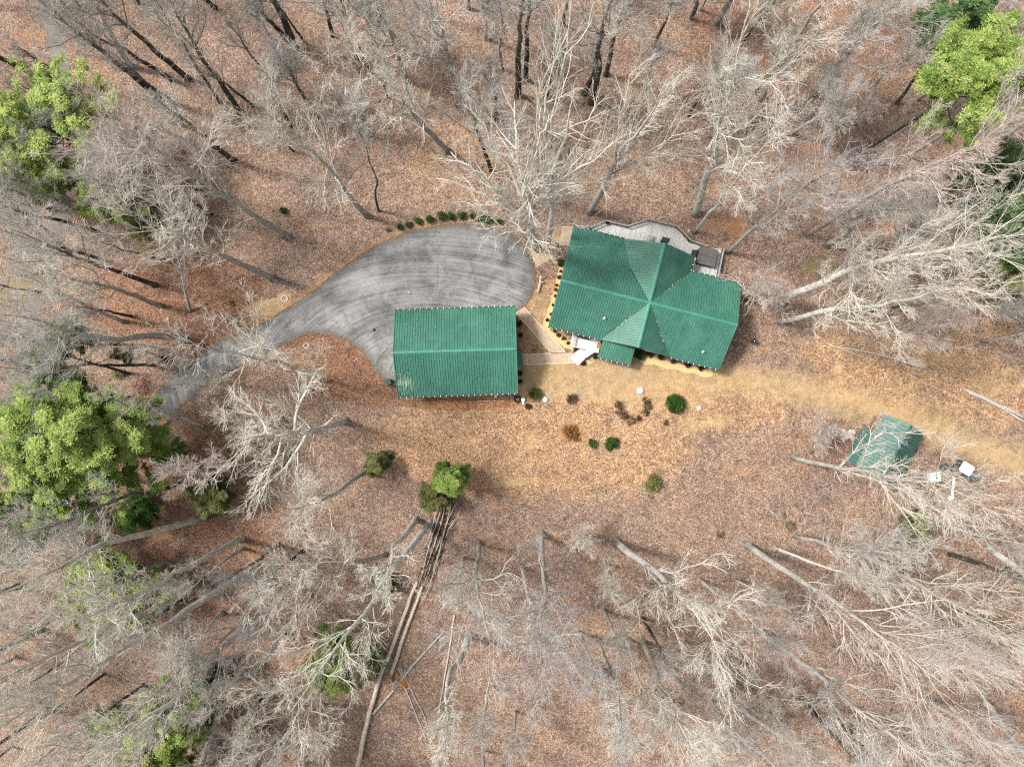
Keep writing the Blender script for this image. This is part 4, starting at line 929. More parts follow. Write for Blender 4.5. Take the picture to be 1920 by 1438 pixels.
def bare_tree_meshes(seed, top, r0, cs=0.5, cw=7.0, style='G', dens=1.0, n1=None, low=False, limbs=None):
    rng = np.random.default_rng(seed); top = np.array(top, float); h = top[2]; r0 = r0 * 1.3
    K = 16; s_ = np.linspace(0, 1, K)[:, None]
    wob = np.cumsum(np.cumsum(rng.normal(size=(K, 3)) * 0.0018 * h, axis=0), axis=0) + np.cumsum(rng.normal(size=(K, 3)) * 0.005 * h, axis=0); wob -= s_ * wob[-1]; wob[:, 2] = 0; wob *= np.minimum(1, s_ * 2.2) ** 1.5
    P0 = (top * s_ + wob)[None]; P0[0, 0, 2] = -0.25
    R0 = (r0 * (1 - 0.9 * s_[:, 0] ** 1.1))[None]; R0[0, 0] *= 1.5; P0[0, 1] = P0[0, 0] * .6 + P0[0, 1] * .4; R0 = np.maximum(R0, .02)
    n1 = n1 or max(7, int(11 + 5 * dens)); reach = cw * 0.5
    # main limbs: they climb with the trunk and are longest low in the crown
    lim = max(reach * 1.15, (1 - cs) * h * 0.62)
    if low: P1, R1, L1 = children(rng, P0, R0, np.array([reach * 1.5]), n1, cs, 0.9, 1.0, (35, 80), 0.10, 10, 0.15, 0.03, 0.66)
    else: P1, R1, L1 = children(rng, P0, R0, np.array([lim]), n1, cs, 0.97, 1.0, (18, 52), 0.06, 11, 0.13, 0.022, 0.42)
    if not low:      # keep the crown within its spread
        ax = P1 - (top[None, None] * (P1[:, :, 2:3] / h)); d = np.linalg.norm(ax[:, :, :2], axis=2, keepdims=True)
        k = np.minimum(1, reach / np.maximum(d, 1e-3)); k = k ** 0.6; P1[:, :, :2] = (P1 - ax * (1 - k))[:, :, :2]
    if limbs is not None:
        E = []; RR = []
        for (tt_, tip, rr_) in limbs:
            f = tt_ * (K - 1); i_ = int(f); a_ = P0[0, i_] * (1 - f + i_) + P0[0, min(i_ + 1, K - 1)] * (f - i_); tip = np.array(tip)
            q_ = np.linspace(0, 1, 10)[:, None]; bow = np.sin(q_ * np.pi) * np.linalg.norm(tip - a_) * .10 * np.array([[rng.normal() * .6, rng.normal() * .6, 1.0]])
            kink = np.cumsum(rng.normal(size=(10, 3)) * .22, 0); kink -= q_ * kink[-1]
            E.append(a_ + (tip - a_) * q_ + bow + kink); RR.append(rr_ * np.linspace(1, .25, 10))
        P1 = np.array(E); R1 = np.array(RR); L1 = np.linalg.norm(P1[:, -1] - P1[:, 0], axis=1)
    sp = np.minimum(L1, reach * 1.1 + 0.6)
    if limbs is not None: sp = L1 * .8
    n2, n3, n4 = 8, 6, max(3, int(round(3.6 * dens)))
    P2, R2, L2 = children(rng, P1, R1, sp, n2, 0.15, 0.98, 0.60, (18, 46), 0.10, 7, 0.12, 0.019, 0.62)
    P2b, R2b, L2b = children(rng, P0, R0, np.array([reach]), 14, max(.25, cs - .12), 0.98, 0.58, (28, 70), 0.07, 6, 0.16, 0.013, .3)
    P3, R3, L3 = children(rng, np.concatenate([P2[:, :6], P2b]), np.concatenate([R2[:, :6], R2b]), np.concatenate([L2, L2b]), n3, 0.12, 1.0, 0.60, (16, 44), 0.08, 5, 0.13, 0.0115, .68)
    P4, R4, L4 = children(rng, P3, R3, L3, n4, 0.1, 1.0, 0.68, (14, 42), 0.06, 4, 0.14, 0.0082, .8)
    V, Q_, Rr = merge([tubes(P0, R0, 10), tubes(P1, R1, 6)])
    thin = np.clip(1.15 - Rr / (r0 * 0.62), 0, 1)
    tm = np_mesh('trunk', V, Q_, [STY[style][0]], True, {'thin': thin})
    V, Q_, _ = merge([tubes(P2, R2, 4), tubes(P2b, R2b, 4), tubes(P3, R3, 3), tubes(P4, R4, 3)])
    cm = np_mesh('crown', V, Q_, [STY[style][1]])
    return tm, cm
def link_mesh(name, me, parent):
    o = bpy.data.objects.new(name, me); COL.objects.link(o); adopt(o, parent); return o
SEED = [100]
def hand_tree(bx, by, tx, ty, r0, cs, cw, style, dens, label, hmax=31, hmin=6, h=None, low=False, n1=None, group=None, name='bare_tree', limbs=None):
    rb = math.hypot(bx - 960, by - 719); rt = math.hypot(tx - 960, ty - 719)
    if h is None: h = min(hmax, max(hmin, H * (1 - rb / max(rt, 1))))
    bw = W(bx, by); tw = W(tx, ty, h); SEED[0] += 1
    root = thing(name, label, 'tree', bw, group)
    if limbs: limbs = [(t_, tuple(np.array(W(x, y, z)) - np.array(bw)), r_) for t_, x, y, z, r_ in limbs]
    tm, cm = bare_tree_meshes(SEED[0], (tw[0] - bw[0], tw[1] - bw[1], h), r0, cs, cw, style, dens, n1, low, limbs)
    link_mesh('trunk', tm, root); link_mesh('crown', cm, root)
    return root
TREES = [
 # bx, by, tx, ty, r0, cs, cw, style, dens, label
 (556, 93, 470, -60, .40, .55, 7, 'D', .8, 'thick dark twin trunk right of the top left cluster, mossy at its base'),
 (548, 84, 452, -30, .25, .6, 6, 'D', .7, 'thinner dark trunk leaning just left of the thick mossy one at the top'),
 (512, 523, 225, 385, .30, .40, 8, 'C', 1.1, 'pale bare tree whose grey trunk ends left of the driveway bend'),
 (541, 446, 235, 235, .30, .36, 11, 'Q', 1.5, 'broad feathery bare tree with a dense twig fan, left of the shrub row'),
 (688, 405, 500, 215, .26, .42, 8, 'C', 1.0, 'bare tree with pale tangled top just left of the turnaround shrubs'),
 (312, 196, 60, -10, .30, .5, 7, 'D', .8, 'dark curved trunk running to the top left corner'),
 (352, 148, 130, -60, .28, .5, 7, 'D', .8, 'dark trunk second from the corner in the top left cluster'),
 (450, 212, 300, -30, .27, .5, 8, 'D', .9, 'dark trunk under pale twigs in the top left cluster'),
 (412, 192, 250, -50, .17, .6, 5, 'D', .6, 'slender dark trunk between thicker ones in the top left cluster'),
 (390, 414, 190, 280, .27, .55, 7, 'V', .8, 'dark trunk half hidden behind the feathery crown left of centre'),
 (187, 436, -40, 370, .22, .5, 6, 'D', .7, 'dark trunk ending just below the upper left pine'),
 (170, 405, -60, 300, .18, .55, 5, 'D', .6, 'slim dark trunk under the upper left pine'),
 (346, 637, 10, 590, .33, .52, 8, 'G', 1.2, 'long dark trunk lying left from the driveway with a pale forked top'),
 (292, 651, -20, 632, .17, .55, 5, 'D', .7, 'thin dark trunk just under the long dark one left of the driveway'),
 (286, 684, -30, 690, .15, .6, 4.5, 'D', .6, 'lowest thin dark trunk above the left pines'),
 (357, 586, 312, 410, .15, .3, 4, 'G', .6, 'thin leaning bare tree standing up from the leaves above the driveway'),
 (290, 535, 20, 430, .24, .5, 7, 'D', .9, 'dark trunk in the brown leaves below the lichened crown at left'),
 (232, 604, 40, 515, .22, .35, 6, 'P', 1.0, 'whitish lichened bare tree at the left edge above the long trunk'),
 (597, 711, 385, 655, .20, .30, 8, 'P', .55, 'white bare tree spread over the neck of the driveway'),
 (648, 790, 430, 835, .33, .40, 11, 'P', .5, 'whitish spreading tree with open limbs below left of the garage'),
 (382, 801, 235, 745, .16, .22, 5, 'P', .5, 'small white tree over the lower end of the driveway'),
 (480, 813, 318, 893, .18, .62, 5, 'K', .5, 'dead pinkish trunk with bare side stubs beside the left pines'),
 (688, 884, 540, 955, .20, .42, 6, 'C', .9, 'small grey tree leaning left below the yard'),
 (352, 902, 40, 1000, .22, .5, 6, 'D', .7, 'dark trunk under the lower edge of the big left pine'),
 (380, 969, -60, 1140, .33, .5, 8, 'P', 1.2, 'large pale bare tree reaching the left edge below the pines'),
 (452, 1010, 140, 1170, .30, .58, 6, 'P', .9, 'long straight twin stemmed tree crossing the green bush at left'),
 (372, 1102, -60, 1300, .30, .62, 6, 'P', 1.0, 'long straight pale tree just below the twin stemmed one at left'),
 (482, 1062, -60, 1400, .34, .62, 7, 'P', 1.1, 'longest pale trunk running into the lower left corner'),
 (562, 1096, 170, 1430, .34, .58, 8, 'P', 1.1, 'pale tree with a knotted middle crossing towards the bottom left'),
 (500, 1302, 330, 1490, .25, .5, 7, 'D', .7, 'dark trunk with dark limbs at the bottom left of centre'),
 (540, 1366, 430, 1500, .28, .6, 6, 'G', .7, 'grey trunk pair at the bottom edge left of the logs'),
 (806, 980, 545, 1335, .33, .52, 8, 'P', .9, 'big grey tree left of the fallen logs with a wide white crown over green'),
 (780, 974, 700, 1120, .28, .5, 4.5, 'P', .6, 'grey trunk twin just left of the fallen brush, pale open crown'),
 (724, 1040, 500, 1120, .22, .40, 8, 'C', 1.0, 'bare tree bending left above the wide white crown'),
 (897, 1017, 920, 1200, .24, .40, 8, 'G', .9, 'crooked grey tree right of the fallen logs'),
 (878, 1190, 835, 1390, .34, .70, 8, 'P', .9, 'stout grey trunk with a hollow dark base right of the long log'),
 (870, 1045, 855, 1110, .13, .30, 4, 'P', .7, 'small pale tree between the fallen brush and the crooked grey tree'),
 (1016, 1000, 1012, 1265, .27, .40, 9, 'V', 1.6, 'dark dense tree at the lower middle with violet grey twigs'),
 (1092, 1000, 1096, 1012, .14, .25, 6, 'P', .7, 'low white branching tree top at the lower edge of the yard'),
 (1156, 1016, 1370, 1210, .36, .36, 10, 'C', .8, 'stout grey tree with white limbs spreading down right of centre'),
 (1124, 1202, 1180, 1420, .19, .6, 5, 'G', .7, 'slim crooked grey trunk at the bottom centre'),
 (1206, 1204, 1325, 1450, .28, .30, 9, 'C', .7, 'grey trunk with white limbs round a dark hollow at the bottom'),
 (1352, 1268, 1490, 1480, .24, .5, 7, 'V', .9, 'dark mossy trunk at the bottom right of centre'),
 (1402, 1022, 1790, 1300, .32, .34, 12, 'Q', 1.2, 'very broad feathery tree with pinkish twigs in the lower right'),
 (1592, 1024, 1910, 1210, .27, .22, 10, 'C', 1.0, 'white limbed tree with a straight grey trunk at the right'),
 (1421, 1181, 1740, 1420, .28, .42, 9, 'G', 1.2, 'dark lower trunk and mossy crown in the lower right'),
 (1385, 1325, 1590, 1470, .22, .45, 7, 'P', 1.0, 'white twiggy tree near the bottom edge, right'),
 (1735, 1310, 1930, 1430, .24, .4, 8, 'G', 1.0, 'grey tree in the bottom right corner'),
 (1492, 1006, 1680, 1040, .20, .4, 8, 'G', 1.2, 'low grey tree beside the straight trunk at right'),
 (1772, 986, 1990, 1040, .22, .5, 7, 'G', .9, 'grey tree at the right edge below the utility cart'),
 (1486, 857, 1850, 950, .23, .30, 9, 'C', 1.0, 'pale bare tree reaching over the small shed and the white tank'),
 (1520, 850, 1550, 800, .14, .22, 6, 'K', 1.2, 'small pinkish tree left of the small shed'),
 (1462, 603, 1800, 540, .27, .28, 9, 'P', 1.3, 'grey leaning tree with a bright stem right of the house'),
 (1444, 566, 1885, 440, .38, .42, 12, 'P', 1.2, 'thickest grey trunk right of the house with a wide fan of white limbs'),
 (1396, 562, 1450, 548, .15, .30, 8, 'K', 1.8, 'pinkish twiggy tree hanging over the house right corner'),
 (1364, 473, 1565, 300, .20, .40, 7, 'V', 1.7, 'bare tree from behind the hot tub with a violet twig cloud'),
 (1512, 441, 1870, 250, .25, .45, 8, 'K', 1.3, 'straight pinkish trunk at the upper right ending in reddish twigs'),
 (1305, 401, 1385, 110, .36, .34, 12, 'P', .9, 'stout smooth grey tree above the rear deck, forked halfway'),
 (1302, 436, 1470, 225, .18, .45, 7, 'P', .7, 'slender pale curved tree starting at the rear deck corner'),
 (1010, 463, 985, 335, .46, .50, 17, 'P', .9, 'giant white barked tree spreading over the top of the driveway'),
 (1026, 462, 1080, 165, .30, .42, 8, 'P', .7, 'second pale stem of the giant tree reaching straight up the picture'),
 (1105, 398, 1235, 185, .32, .32, 11, 'C', 1.0, 'pale tree above the house roof leaning to the upper right'),
 (972, 180, 964, -90, .33, .6, 7, 'D', .8, 'straight black trunk at the top centre'),
 (986, 152, 990, -70, .26, .6, 6, 'D', .7, 'grey trunk just right of the straight black one at the top'),
 (1110, 192, 1165, -60, .34, .5, 8, 'D', .9, 'dark double trunk above the giant white tree'),
 (1136, 140, 1190, -60, .24, .5, 7, 'D', .9, 'grey trunk right of the dark double trunk at the top'),
 (1297, 36, 1330, -60, .22, .5, 6, 'D', .7, 'short dark trunk at the top edge right of centre'),
 (1345, 45, 1400, -70, .3, .4, 8, 'G', .9, 'grey tree at the top edge above the forked smooth tree'),
 (841, 284, 640, 95, .27, .36, 8, 'C', 1.1, 'white barked tree above the driveway leaning to the upper left'),
 (860, 196, 815, -20, .30, .35, 8, 'G', 1.3, 'bushy grey tree at the top left of centre'),
 (922, 322, 860, 165, .20, .40, 6, 'D', .8, 'dark forked trunk left of the giant white tree'),
 (690, 126, 610, -50, .22, .5, 6, 'D', .8, 'dark straight trunk with pale tips at the top'),
 (764, 154, 700, -40, .24, .4, 7, 'G', 1.2, 'dark speckled trunk in grey twigs at the top'),
 (710, 396, 655, 200, .11, .5, 3.5, 'D', .5, 'thin whip like sapling above the shrub row'),
 (940, 130, 925, -40, .2, .4, 6, 'V', .9, 'slender dark tree left of the straight black trunk'),
 (1526, 182, 1680, 10, .27, .3, 10, 'G', 1.7, 'bare tree with a dense grey twig fan at the top right'),
 (1428, 188, 1500, 40, .24, .3, 9, 'C', 1.2, 'white limbed tree at the top, right of the forked smooth tree'),
 (1600, 620, 1790, 610, .14, .3, 6, 'K', 1.5, 'low pinkish twiggy tree above the pale log at right'),
 (1840, 640, 2010, 615, .16, .4, 5, 'G', .8, 'thin grey tree at the right edge'),
 (535, 790, 440, 800, .14, .3, 5, 'P', .9, 'small white tree in the leaves left of the open limbed one'),
 (440, 720, 330, 700, .10, .25, 4, 'P', .6, 'small white twiggy tree beside the driveway lower edge'),
]
PROTO = {}
gi = [a[9][:5] for a in TREES].index('giant')
LIMBS = {gi: [(.62, 845, 285, 23, .19), (.60, 818, 335, 21, .15), (.66, 880, 300, 24, .16), (.68, 1150, 265, 24, .15), (.7, 1060, 300, 24, .14), (.60, 862, 375, 21, .15), (.58, 895, 430, 18, .12), (.55, 955, 470, 15, .10), (.52, 1012, 488, 13, .09), (.58, 1040, 485, 14, .10), (.66, 900, 225, 25, .17),
              (.72, 965, 190, 27, .17), (.70, 1030, 215, 26, .16), (.75, 940, 265, 27, .13), (.62, 1085, 350, 21, .13), (.55, 1105, 420, 16, .11), (.8, 1000, 260, 28, .12), (.64, 1120, 300, 23, .12), (.5, 905, 455, 14, .08)],
         gi + 1: [(.35, 1150, 255, 22, .14), (.5, 1110, 40, 28, .16), (.55, 1035, 120, 27, .13), (.6, 1065, 60, 28, .12), (.45, 1010, 150, 25, .12), (.42, 1170, 330, 19, .11), (.5, 1120, 180, 25, .11)],
         gi + 2: [(.3, 1180, 300, 15, .13), (.35, 1260, 290, 18, .12), (.45, 1250, 150, 24, .14), (.5, 1190, 130, 25, .14), (.4, 1300, 210, 21, .12), (.4, 1160, 190, 22, .12), (.55, 1290, 140, 25, .1)]}
for i, a in enumerate(TREES):
    low = a[9].startswith('giant') or a[9].startswith('whitish spreading')
    r_ = hand_tree(*a, low=low, limbs=LIMBS.get(i))
    if i in (0, 5, 7, 11, 2, 4, 28, 37, 43, 46, 54, 71, 75, 49): PROTO[i] = r_
# trees of the surrounding woods, copies of the trees above
def in_poly(x, y, poly):
    c_ = False
    for i in range(len(poly)):
        (x0, y0), (x1, y1) = poly[i - 1], poly[i]
        if (y0 > y) != (y1 > y) and x < (x1 - x0) * (y - y0) / (y1 - y0) + x0: c_ = not c_
    return c_
YARD = [(430, 560), (560, 540), (700, 430), (900, 385), (1100, 380), (1300, 390), (1420, 500), (1480, 640), (1700, 640), (1960, 680), (1960, 920), (1560, 880), (1440, 930), (1200, 980), (900, 960), (740, 900), (640, 830), (560, 740), (400, 770), (300, 860), (230, 830), (340, 680)]
AREAS = [((-80, -60, 500, 420), 36, 'slim bare tree among the dense trunks of the top left woods', 'bare trees in the top left woods', [71, 75, 28, 0, 5, 7]),
         ((500, -60, 960, 300), 20, 'slim bare tree in the woods above the driveway turnaround', 'bare trees above the turnaround', [71, 75, 7, 11]),
         ((1000, -60, 1420, 260), 16, 'slim bare tree in the woods at the top above the house', 'bare trees above the house', [71, 75, 7, 0]),
         ((1420, -60, 1990, 600), 28, 'slim bare tree in the twiggy woods at the upper right', 'bare trees at the upper right', [75, 71, 54, 46, 4]),
         ((-80, 430, 330, 1438), 38, 'slim bare tree in the woods along the left edge', 'bare trees along the left edge', [28, 46, 5, 2, 11, 71]),
         ((330, 1000, 900, 1500), 30, 'slim bare tree in the woods at the bottom left of centre', 'bare trees at the bottom left of centre', [37, 28, 4, 71, 2]),
         ((900, 1010, 1420, 1500), 19, 'slim bare tree in the woods at the bottom centre', 'bare trees at the bottom centre', [37, 49, 4, 71, 46]),
         ((1420, 960, 1990, 1500), 20, 'slim bare tree in the woods at the lower right', 'bare trees at the lower right', [46, 49, 28, 5])]
rf = random.Random(21)
for (x0, y0, x1, y1), n, lab, grp, protos in AREAS:
    k = 0; tries = 0; got = []
    while k < n and tries < 3000:
        tries += 1
        x, y = rf.uniform(x0, x1), rf.uniform(y0, y1)
        if in_poly(x, y, YARD) or (635 < x < 905 and y > 900) or any(math.hypot(x - q_[0], y - q_[1]) < 42 for q_ in got): continue
        got.append((x, y))
        src = PROTO[rf.choice(protos)]; c_ = copy_tree(src); p = W(x, y)
        c_.location = p; sc_ = rf.uniform(.45, .92); c_.scale = (sc_, sc_, sc_ * rf.uniform(.85, 1.1)); c_.rotation_euler = (0, 0, rf.uniform(0, 6.28))
        tag(c_, lab, 'tree', grp); k += 1

# ------------------------------------------------------------------ evergreens and shrubs
def leaf_cloud(rng, centers, radii, per, size, tint, flat=0.75, outer=0.55, spray=False):
    """many leaf sized faces round the given clump centres"""
    C_ = np.repeat(centers, per, axis=0); Rd = np.repeat(radii, per)[:, None]; M = len(C_)
    d = rng.normal(size=(M, 3)); d /= np.linalg.norm(d, axis=1, keepdims=True)
    rr_ = outer + (1 - outer) * rng.random((M, 1)); P_ = C_ + d * Rd * rr_ * np.array([1, 1, flat])
    ax = d + rng.normal(size=(M, 3)) * 0.6 + np.array([0, 0, .35]); ax /= np.linalg.norm(ax, axis=1, keepdims=True)
    if spray: ax = d * np.array([1, 1, .3]) + rng.normal(size=(M, 3)) * .35; ax[:, 2] *= .5; ax /= np.linalg.norm(ax, axis=1, keepdims=True)
    sd_ = np.cross(ax, rng.normal(size=(M, 3)) * (.45 if spray else 1) + np.array([0, 0, 1.0 if spray else 0])); sd_ /= np.linalg.norm(sd_, axis=1, keepdims=True)
    ln = size * rng.uniform(.6, 1.4, (M, 1)); wd = ln * (rng.uniform(.09, .17, (M, 1)) if spray else rng.uniform(.22, .42, (M, 1)))
    V = np.stack([P_ - ax * ln * .5, P_ + sd_ * wd, P_ + ax * ln * .5, P_ - sd_ * wd], 1).reshape(-1, 3)
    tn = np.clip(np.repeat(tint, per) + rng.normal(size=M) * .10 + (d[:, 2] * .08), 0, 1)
    return V, np.arange(M * 4).reshape(M, 4), np.repeat(tn, 4)
def pine(bx, by, tx, ty, r0, cw, mat, label, cs=.45, h=None, nb=46, dens=1.0, name='pine_tree', size=.26, group=None):
    rb = math.hypot(bx - 960, by - 719); rt = math.hypot(tx - 960, ty - 719)
    h = h or min(27, max(4, H * (1 - rb / rt))); bw = W(bx, by); tw = W(tx, ty, h); SEED[0] += 1; rng = np.random.default_rng(SEED[0])
    root = thing(name, label, 'tree', bw, group); top = np.array((tw[0] - bw[0], tw[1] - bw[1], h))
    K = 12; s_ = np.linspace(0, 1, K)[:, None]; P0 = (top * s_ + np.concatenate([np.cumsum(rng.normal(size=(K, 2)) * .05, 0) * (1 - s_), np.zeros((K, 1))], 1))[None]; P0[0, 0, 2] = -.2
    R0 = (r0 * (1 - .85 * s_[:, 0]))[None]; R0[0, 0] *= 1.3
    P1, R1, L1 = children(rng, P0, R0, np.array([cw * .56]), nb, cs, .98, 1.0, (50, 90), 0.04, 6, .14, .018, .4)
    P2, R2, L2 = children(rng, P1, R1, L1, 5, .3, 1.0, .42, (30, 60), .06, 4, .12, .01, .6)
    V, Q_, Rr = merge([tubes(P0, R0, 9), tubes(P1, R1, 5), tubes(P2, R2, 3)])
    link_mesh('trunk', np_mesh('trunk', V, Q_, ['bark_dark'], True, {'thin': np.zeros(len(V))}), root)
    cen = np.concatenate([P2[:, -1], P2[:, 2], P2[:, 1], P1[:, -1], P1[:, 4], P1[:, 3]]); k_ = len(cen)
    cen = cen + rng.normal(size=(k_, 3)) * np.array([.16, .16, .08]); rad_ = rng.uniform(.25, .8, k_) * (cw / 10) ** .5
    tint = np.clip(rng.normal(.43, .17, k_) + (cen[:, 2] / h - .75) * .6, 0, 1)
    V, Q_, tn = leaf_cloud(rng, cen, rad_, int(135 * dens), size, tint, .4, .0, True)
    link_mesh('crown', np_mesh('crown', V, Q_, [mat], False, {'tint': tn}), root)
    return root
pine(212, 305, 75, 235, .28, 13, 'needle_bright', 'large bright green pine at the upper left edge', .55, nb=54)
pine(255, 395, 165, 330, .22, 7.5, 'needle_bright', 'second bright pine just below right of the large upper left one', .5, nb=34)
pine(270, 838, 60, 812, .34, 13.5, 'needle_bright', 'largest bright green pine at the left edge below the driveway end', .5, nb=60)
pine(330, 842, 175, 838, .25, 10, 'needle_bright', 'bright pine overlapping the right side of the largest left pine', .5, nb=46)
pine(345, 850, 275, 825, .16, 4.5, 'needle_bright', 'small narrow pine at the lower driveway end', .3, nb=30)
pine(250, 900, 40, 930, .2, 7.5, 'needle_bright', 'bright pine forming the lower fringe of the left pines', .5, nb=34)
pine(240, 700, 60, 650, .18, 7, 'needle_dark', 'dull green pine above the largest left pine', .4, nb=26, dens=.7)
pine(1600, 292, 1893, 112, .36, 10, 'needle_bright', 'bright yellow green pine at the upper right edge with a long dark trunk', .68, nb=50)
pine(1682, 196, 1830, -5, .22, 7, 'needle_dark', 'dark green pine at the top right edge', .5, nb=34)
pine(1790, 400, 1920, 335, .26, 9, 'needle_dark', 'dark blue green pine at the right edge', .4, nb=44)
pine(1800, 470, 1930, 430, .18, 7, 'needle_dark', 'smaller dark pine below the blue green one at the right edge', .4, nb=30, dens=.8)
pine(270, 1095, 180, 1115, .14, 10, 'needle_bright', 'low green hemlock under white branches at the lower left', .3, h=9, nb=50, name='hemlock')
pine(335, 1355, 280, 1410, .16, 10, 'needle_bright', 'bright green hemlock at the bottom left', .3, h=10, nb=52, name='hemlock')
pine(405, 1240, 370, 1280, .12, 4.5, 'needle_dark', 'small dark hemlock right of the bright bottom left one', .2, h=7, nb=26, name='hemlock')
pine(250, 1340, 190, 1385, .12, 6, 'needle_bright', 'pale green hemlock left of the bright bottom left one', .2, h=8, nb=24, dens=.6, name='hemlock')
pine(405, 925, 395, 930, .12, 4.5, 'leaf_olive', 'olive green small evergreen left of the yard', .2, h=6, nb=26, name='hemlock')
pine(655, 1205, 615, 1265, .14, 6.5, 'needle_bright', 'green evergreen under the wide white crown', .2, h=8, nb=44, dens=.8, name='hemlock')
pine(720, 1092, 718, 1096, .06, 2.4, 'leaf_green', 'small soft green evergreen left of the fallen brush', .1, h=3, nb=20, name='hemlock', size=.28)
pine(708, 866, 706, 872, .06, 2.6, 'leaf_olive', 'small olive evergreen at the lower left of the yard', .1, h=4, nb=18, dens=.5, name='hemlock', size=.28)
pine(843, 898, 838, 908, .12, 3.8, 'needle_bright', 'young bright green evergreen above the fallen brush', .25, h=8, nb=34, dens=1.1, name='young_evergreen', size=.28)
pine(822, 930, 812, 938, .08, 3.6, 'leaf_olive', 'sparse dull evergreen under the young bright one', .2, h=4, nb=20, dens=.5, name='young_evergreen', size=.28)
pine(60, 985, 20, 1000, .18, 8, 'needle_dark', 'dark evergreen at the left edge below the pines', .3, h=11, nb=30, dens=.8, name='hemlock')
pine(275, 415, 255, 400, .14, 5.5, 'leaf_olive', 'olive evergreen under white branches right of the upper left pines', .3, h=8, nb=24, dens=.6, name='hemlock')
pine(1860, 520, 1900, 515, .14, 7, 'leaf_olive', 'olive evergreen at the right edge above the pale grass', .3, h=8, nb=26, dens=.6, name='hemlock')
pine(1700, 985, 1720, 990, .08, 4, 'leaf_olive', 'low olive evergreen under the white branches below the shed', .2, h=4, nb=18, dens=.5, name='hemlock')
pine(260, 960, 255, 965, .1, 4.5, 'leaf_green', 'small green evergreen below the left pines', .2, h=5, nb=22, dens=.7, name='hemlock')
pine(1035, 470, 1040, 466, .05, 1.2, 'leaf_green', 'tiny green evergreen at the upper house corner', .1, h=1.6, nb=16, dens=.7, name='young_evergreen', size=.15) if False else None

def shrub_mesh(seed, r, hgt, mat, per=1600, size=.11, clumps=26, outer=.55, tmean=.5):
    rng = np.random.default_rng(seed)
    d = rng.normal(size=(clumps, 3)); d[:, 2] = np.abs(d[:, 2]); d /= np.linalg.norm(d, axis=1, keepdims=True)
    cen = d * np.array([r * .62, r * .62, hgt * .55]) * rng.uniform(.75, 1.1, (clumps, 1)) + np.array([0, 0, hgt * .25])
    cen = np.concatenate([cen, [[0, 0, hgt * .45]]]); rad_ = np.append(rng.uniform(.3, .45, clumps) * r, r * .6)
    V, Q_, tn = leaf_cloud(rng, cen, rad_, per // clumps, size, np.clip(rng.normal(tmean, .18, len(cen)), 0, 1), .8, outer)
    V[:, 2] = np.maximum(V[:, 2], 0.01)
    return np_mesh('leaves', V, Q_, [mat], False, {'tint': tn})
def stem_mesh(seed, r, hgt, mat='dead_wood', n=9):
    rng = np.random.default_rng(seed)
    a = rng.uniform(0, 6.28, n); e = rng.uniform(.3, 1.0, n) * r * .75
    P_ = np.zeros((n, 4, 3)); tip = np.stack([np.cos(a) * e, np.sin(a) * e, hgt * rng.uniform(.55, .85, n)], 1)
    for k in range(4): P_[:, k] = tip * (k / 3) + rng.normal(size=(n, 3)) * .02 * (k > 0)
    P_[:, 0, 2] = -.05
    V, Q_, _ = tubes(P_, np.linspace(.03, .008, 4)[None].repeat(n, 0) * max(.5, min(1.4, r)), 4)
    return np_mesh('stems', V, Q_, [mat])
def shrub(px, py, r, hgt, mat, label, group=None, cat='shrub', name='shrub', **k):
    SEED[0] += 1; root = thing(name, label, cat, W(px, py), group); v_ = random.Random(SEED[0]); r *= v_.uniform(.85, 1.18); hgt *= v_.uniform(.8, 1.2); k['tmean'] = k.get('tmean', .5) + v_.uniform(-.1, .1)
    link_mesh('leaves', shrub_mesh(SEED[0], r, hgt, mat, **k), root); link_mesh('stems', stem_mesh(SEED[0] + 5000, r, hgt), root); return root
rb0 = random.Random(12)
ORD = ['first', 'second', 'third', 'fourth', 'fifth', 'sixth', 'seventh', 'eighth', 'ninth', 'tenth', 'eleventh', 'twelfth']
for i, (px, py, r) in enumerate(((750, 427, .42), (767, 421.5, .48), (784.5, 416, .5), (807, 413, .58), (828, 407, .68), (846, 407, .62), (865, 405, .6), (888, 408, .62), (903, 411, .55), (918, 414, .5), (935, 418, .5))):
    shrub(px, py, r, r * 1.7, 'leaf_green', f'rounded green shrub, {ORD[i]} from the left in the row along the turnaround', 'rounded shrubs in the row along the turnaround', per=1500, size=.10)
shrub(728, 432, .4, .5, 'leaf_olive', 'faint thin olive shrub left of the rounded shrub row', per=300, size=.10)
shrub(1263, 757, 1.22, 1.7, 'leaf_green', 'large round dark green clipped shrub in the middle of the yard', per=9000, size=.11, clumps=40, tmean=.42)
shrub(1110, 832, .75, .7, 'leaf_green', 'smaller left one of the two green shrubs in the yard', per=1200, size=.18, clumps=12, outer=.2)
shrub(1148, 832, .95, .9, 'leaf_green', 'larger right one of the two green shrubs in the yard', per=1900, size=.2, clumps=14, outer=.2)
shrub(1222, 905, 1.4, 1.5, 'leaf_olive', 'round yellow green bush at the bottom of the yard', per=3600, size=.13, clumps=30, outer=.1, tmean=.75)
shrub(1072, 812, 1.7, .5, 'leaf_orange', 'patch of orange dry bush in the yard', per=1500, size=.16, clumps=24, outer=.1)
shrub(1005, 739.5, .95, .9, 'leaf_olive', 'dark olive bush right of the garage lower corner', per=1600, size=.12, tmean=.25)
shrub(1072, 748, .8, .7, 'leaf_brown', 'brown bush between the olive bush and the brush arc', per=900, size=.12)
shrub(990, 762, .5, .5, 'leaf_brown', 'small brown bush below the white bucket', per=500, size=.12)
shrub(1205, 690, .0001, .001, 'leaf_green', 'x', per=26) if False else None
shrub(1197, 668, .7, 1.1, 'leaf_green', 'dark green shrub in the nook right of the entry porch', per=1500, size=.12, tmean=.3)
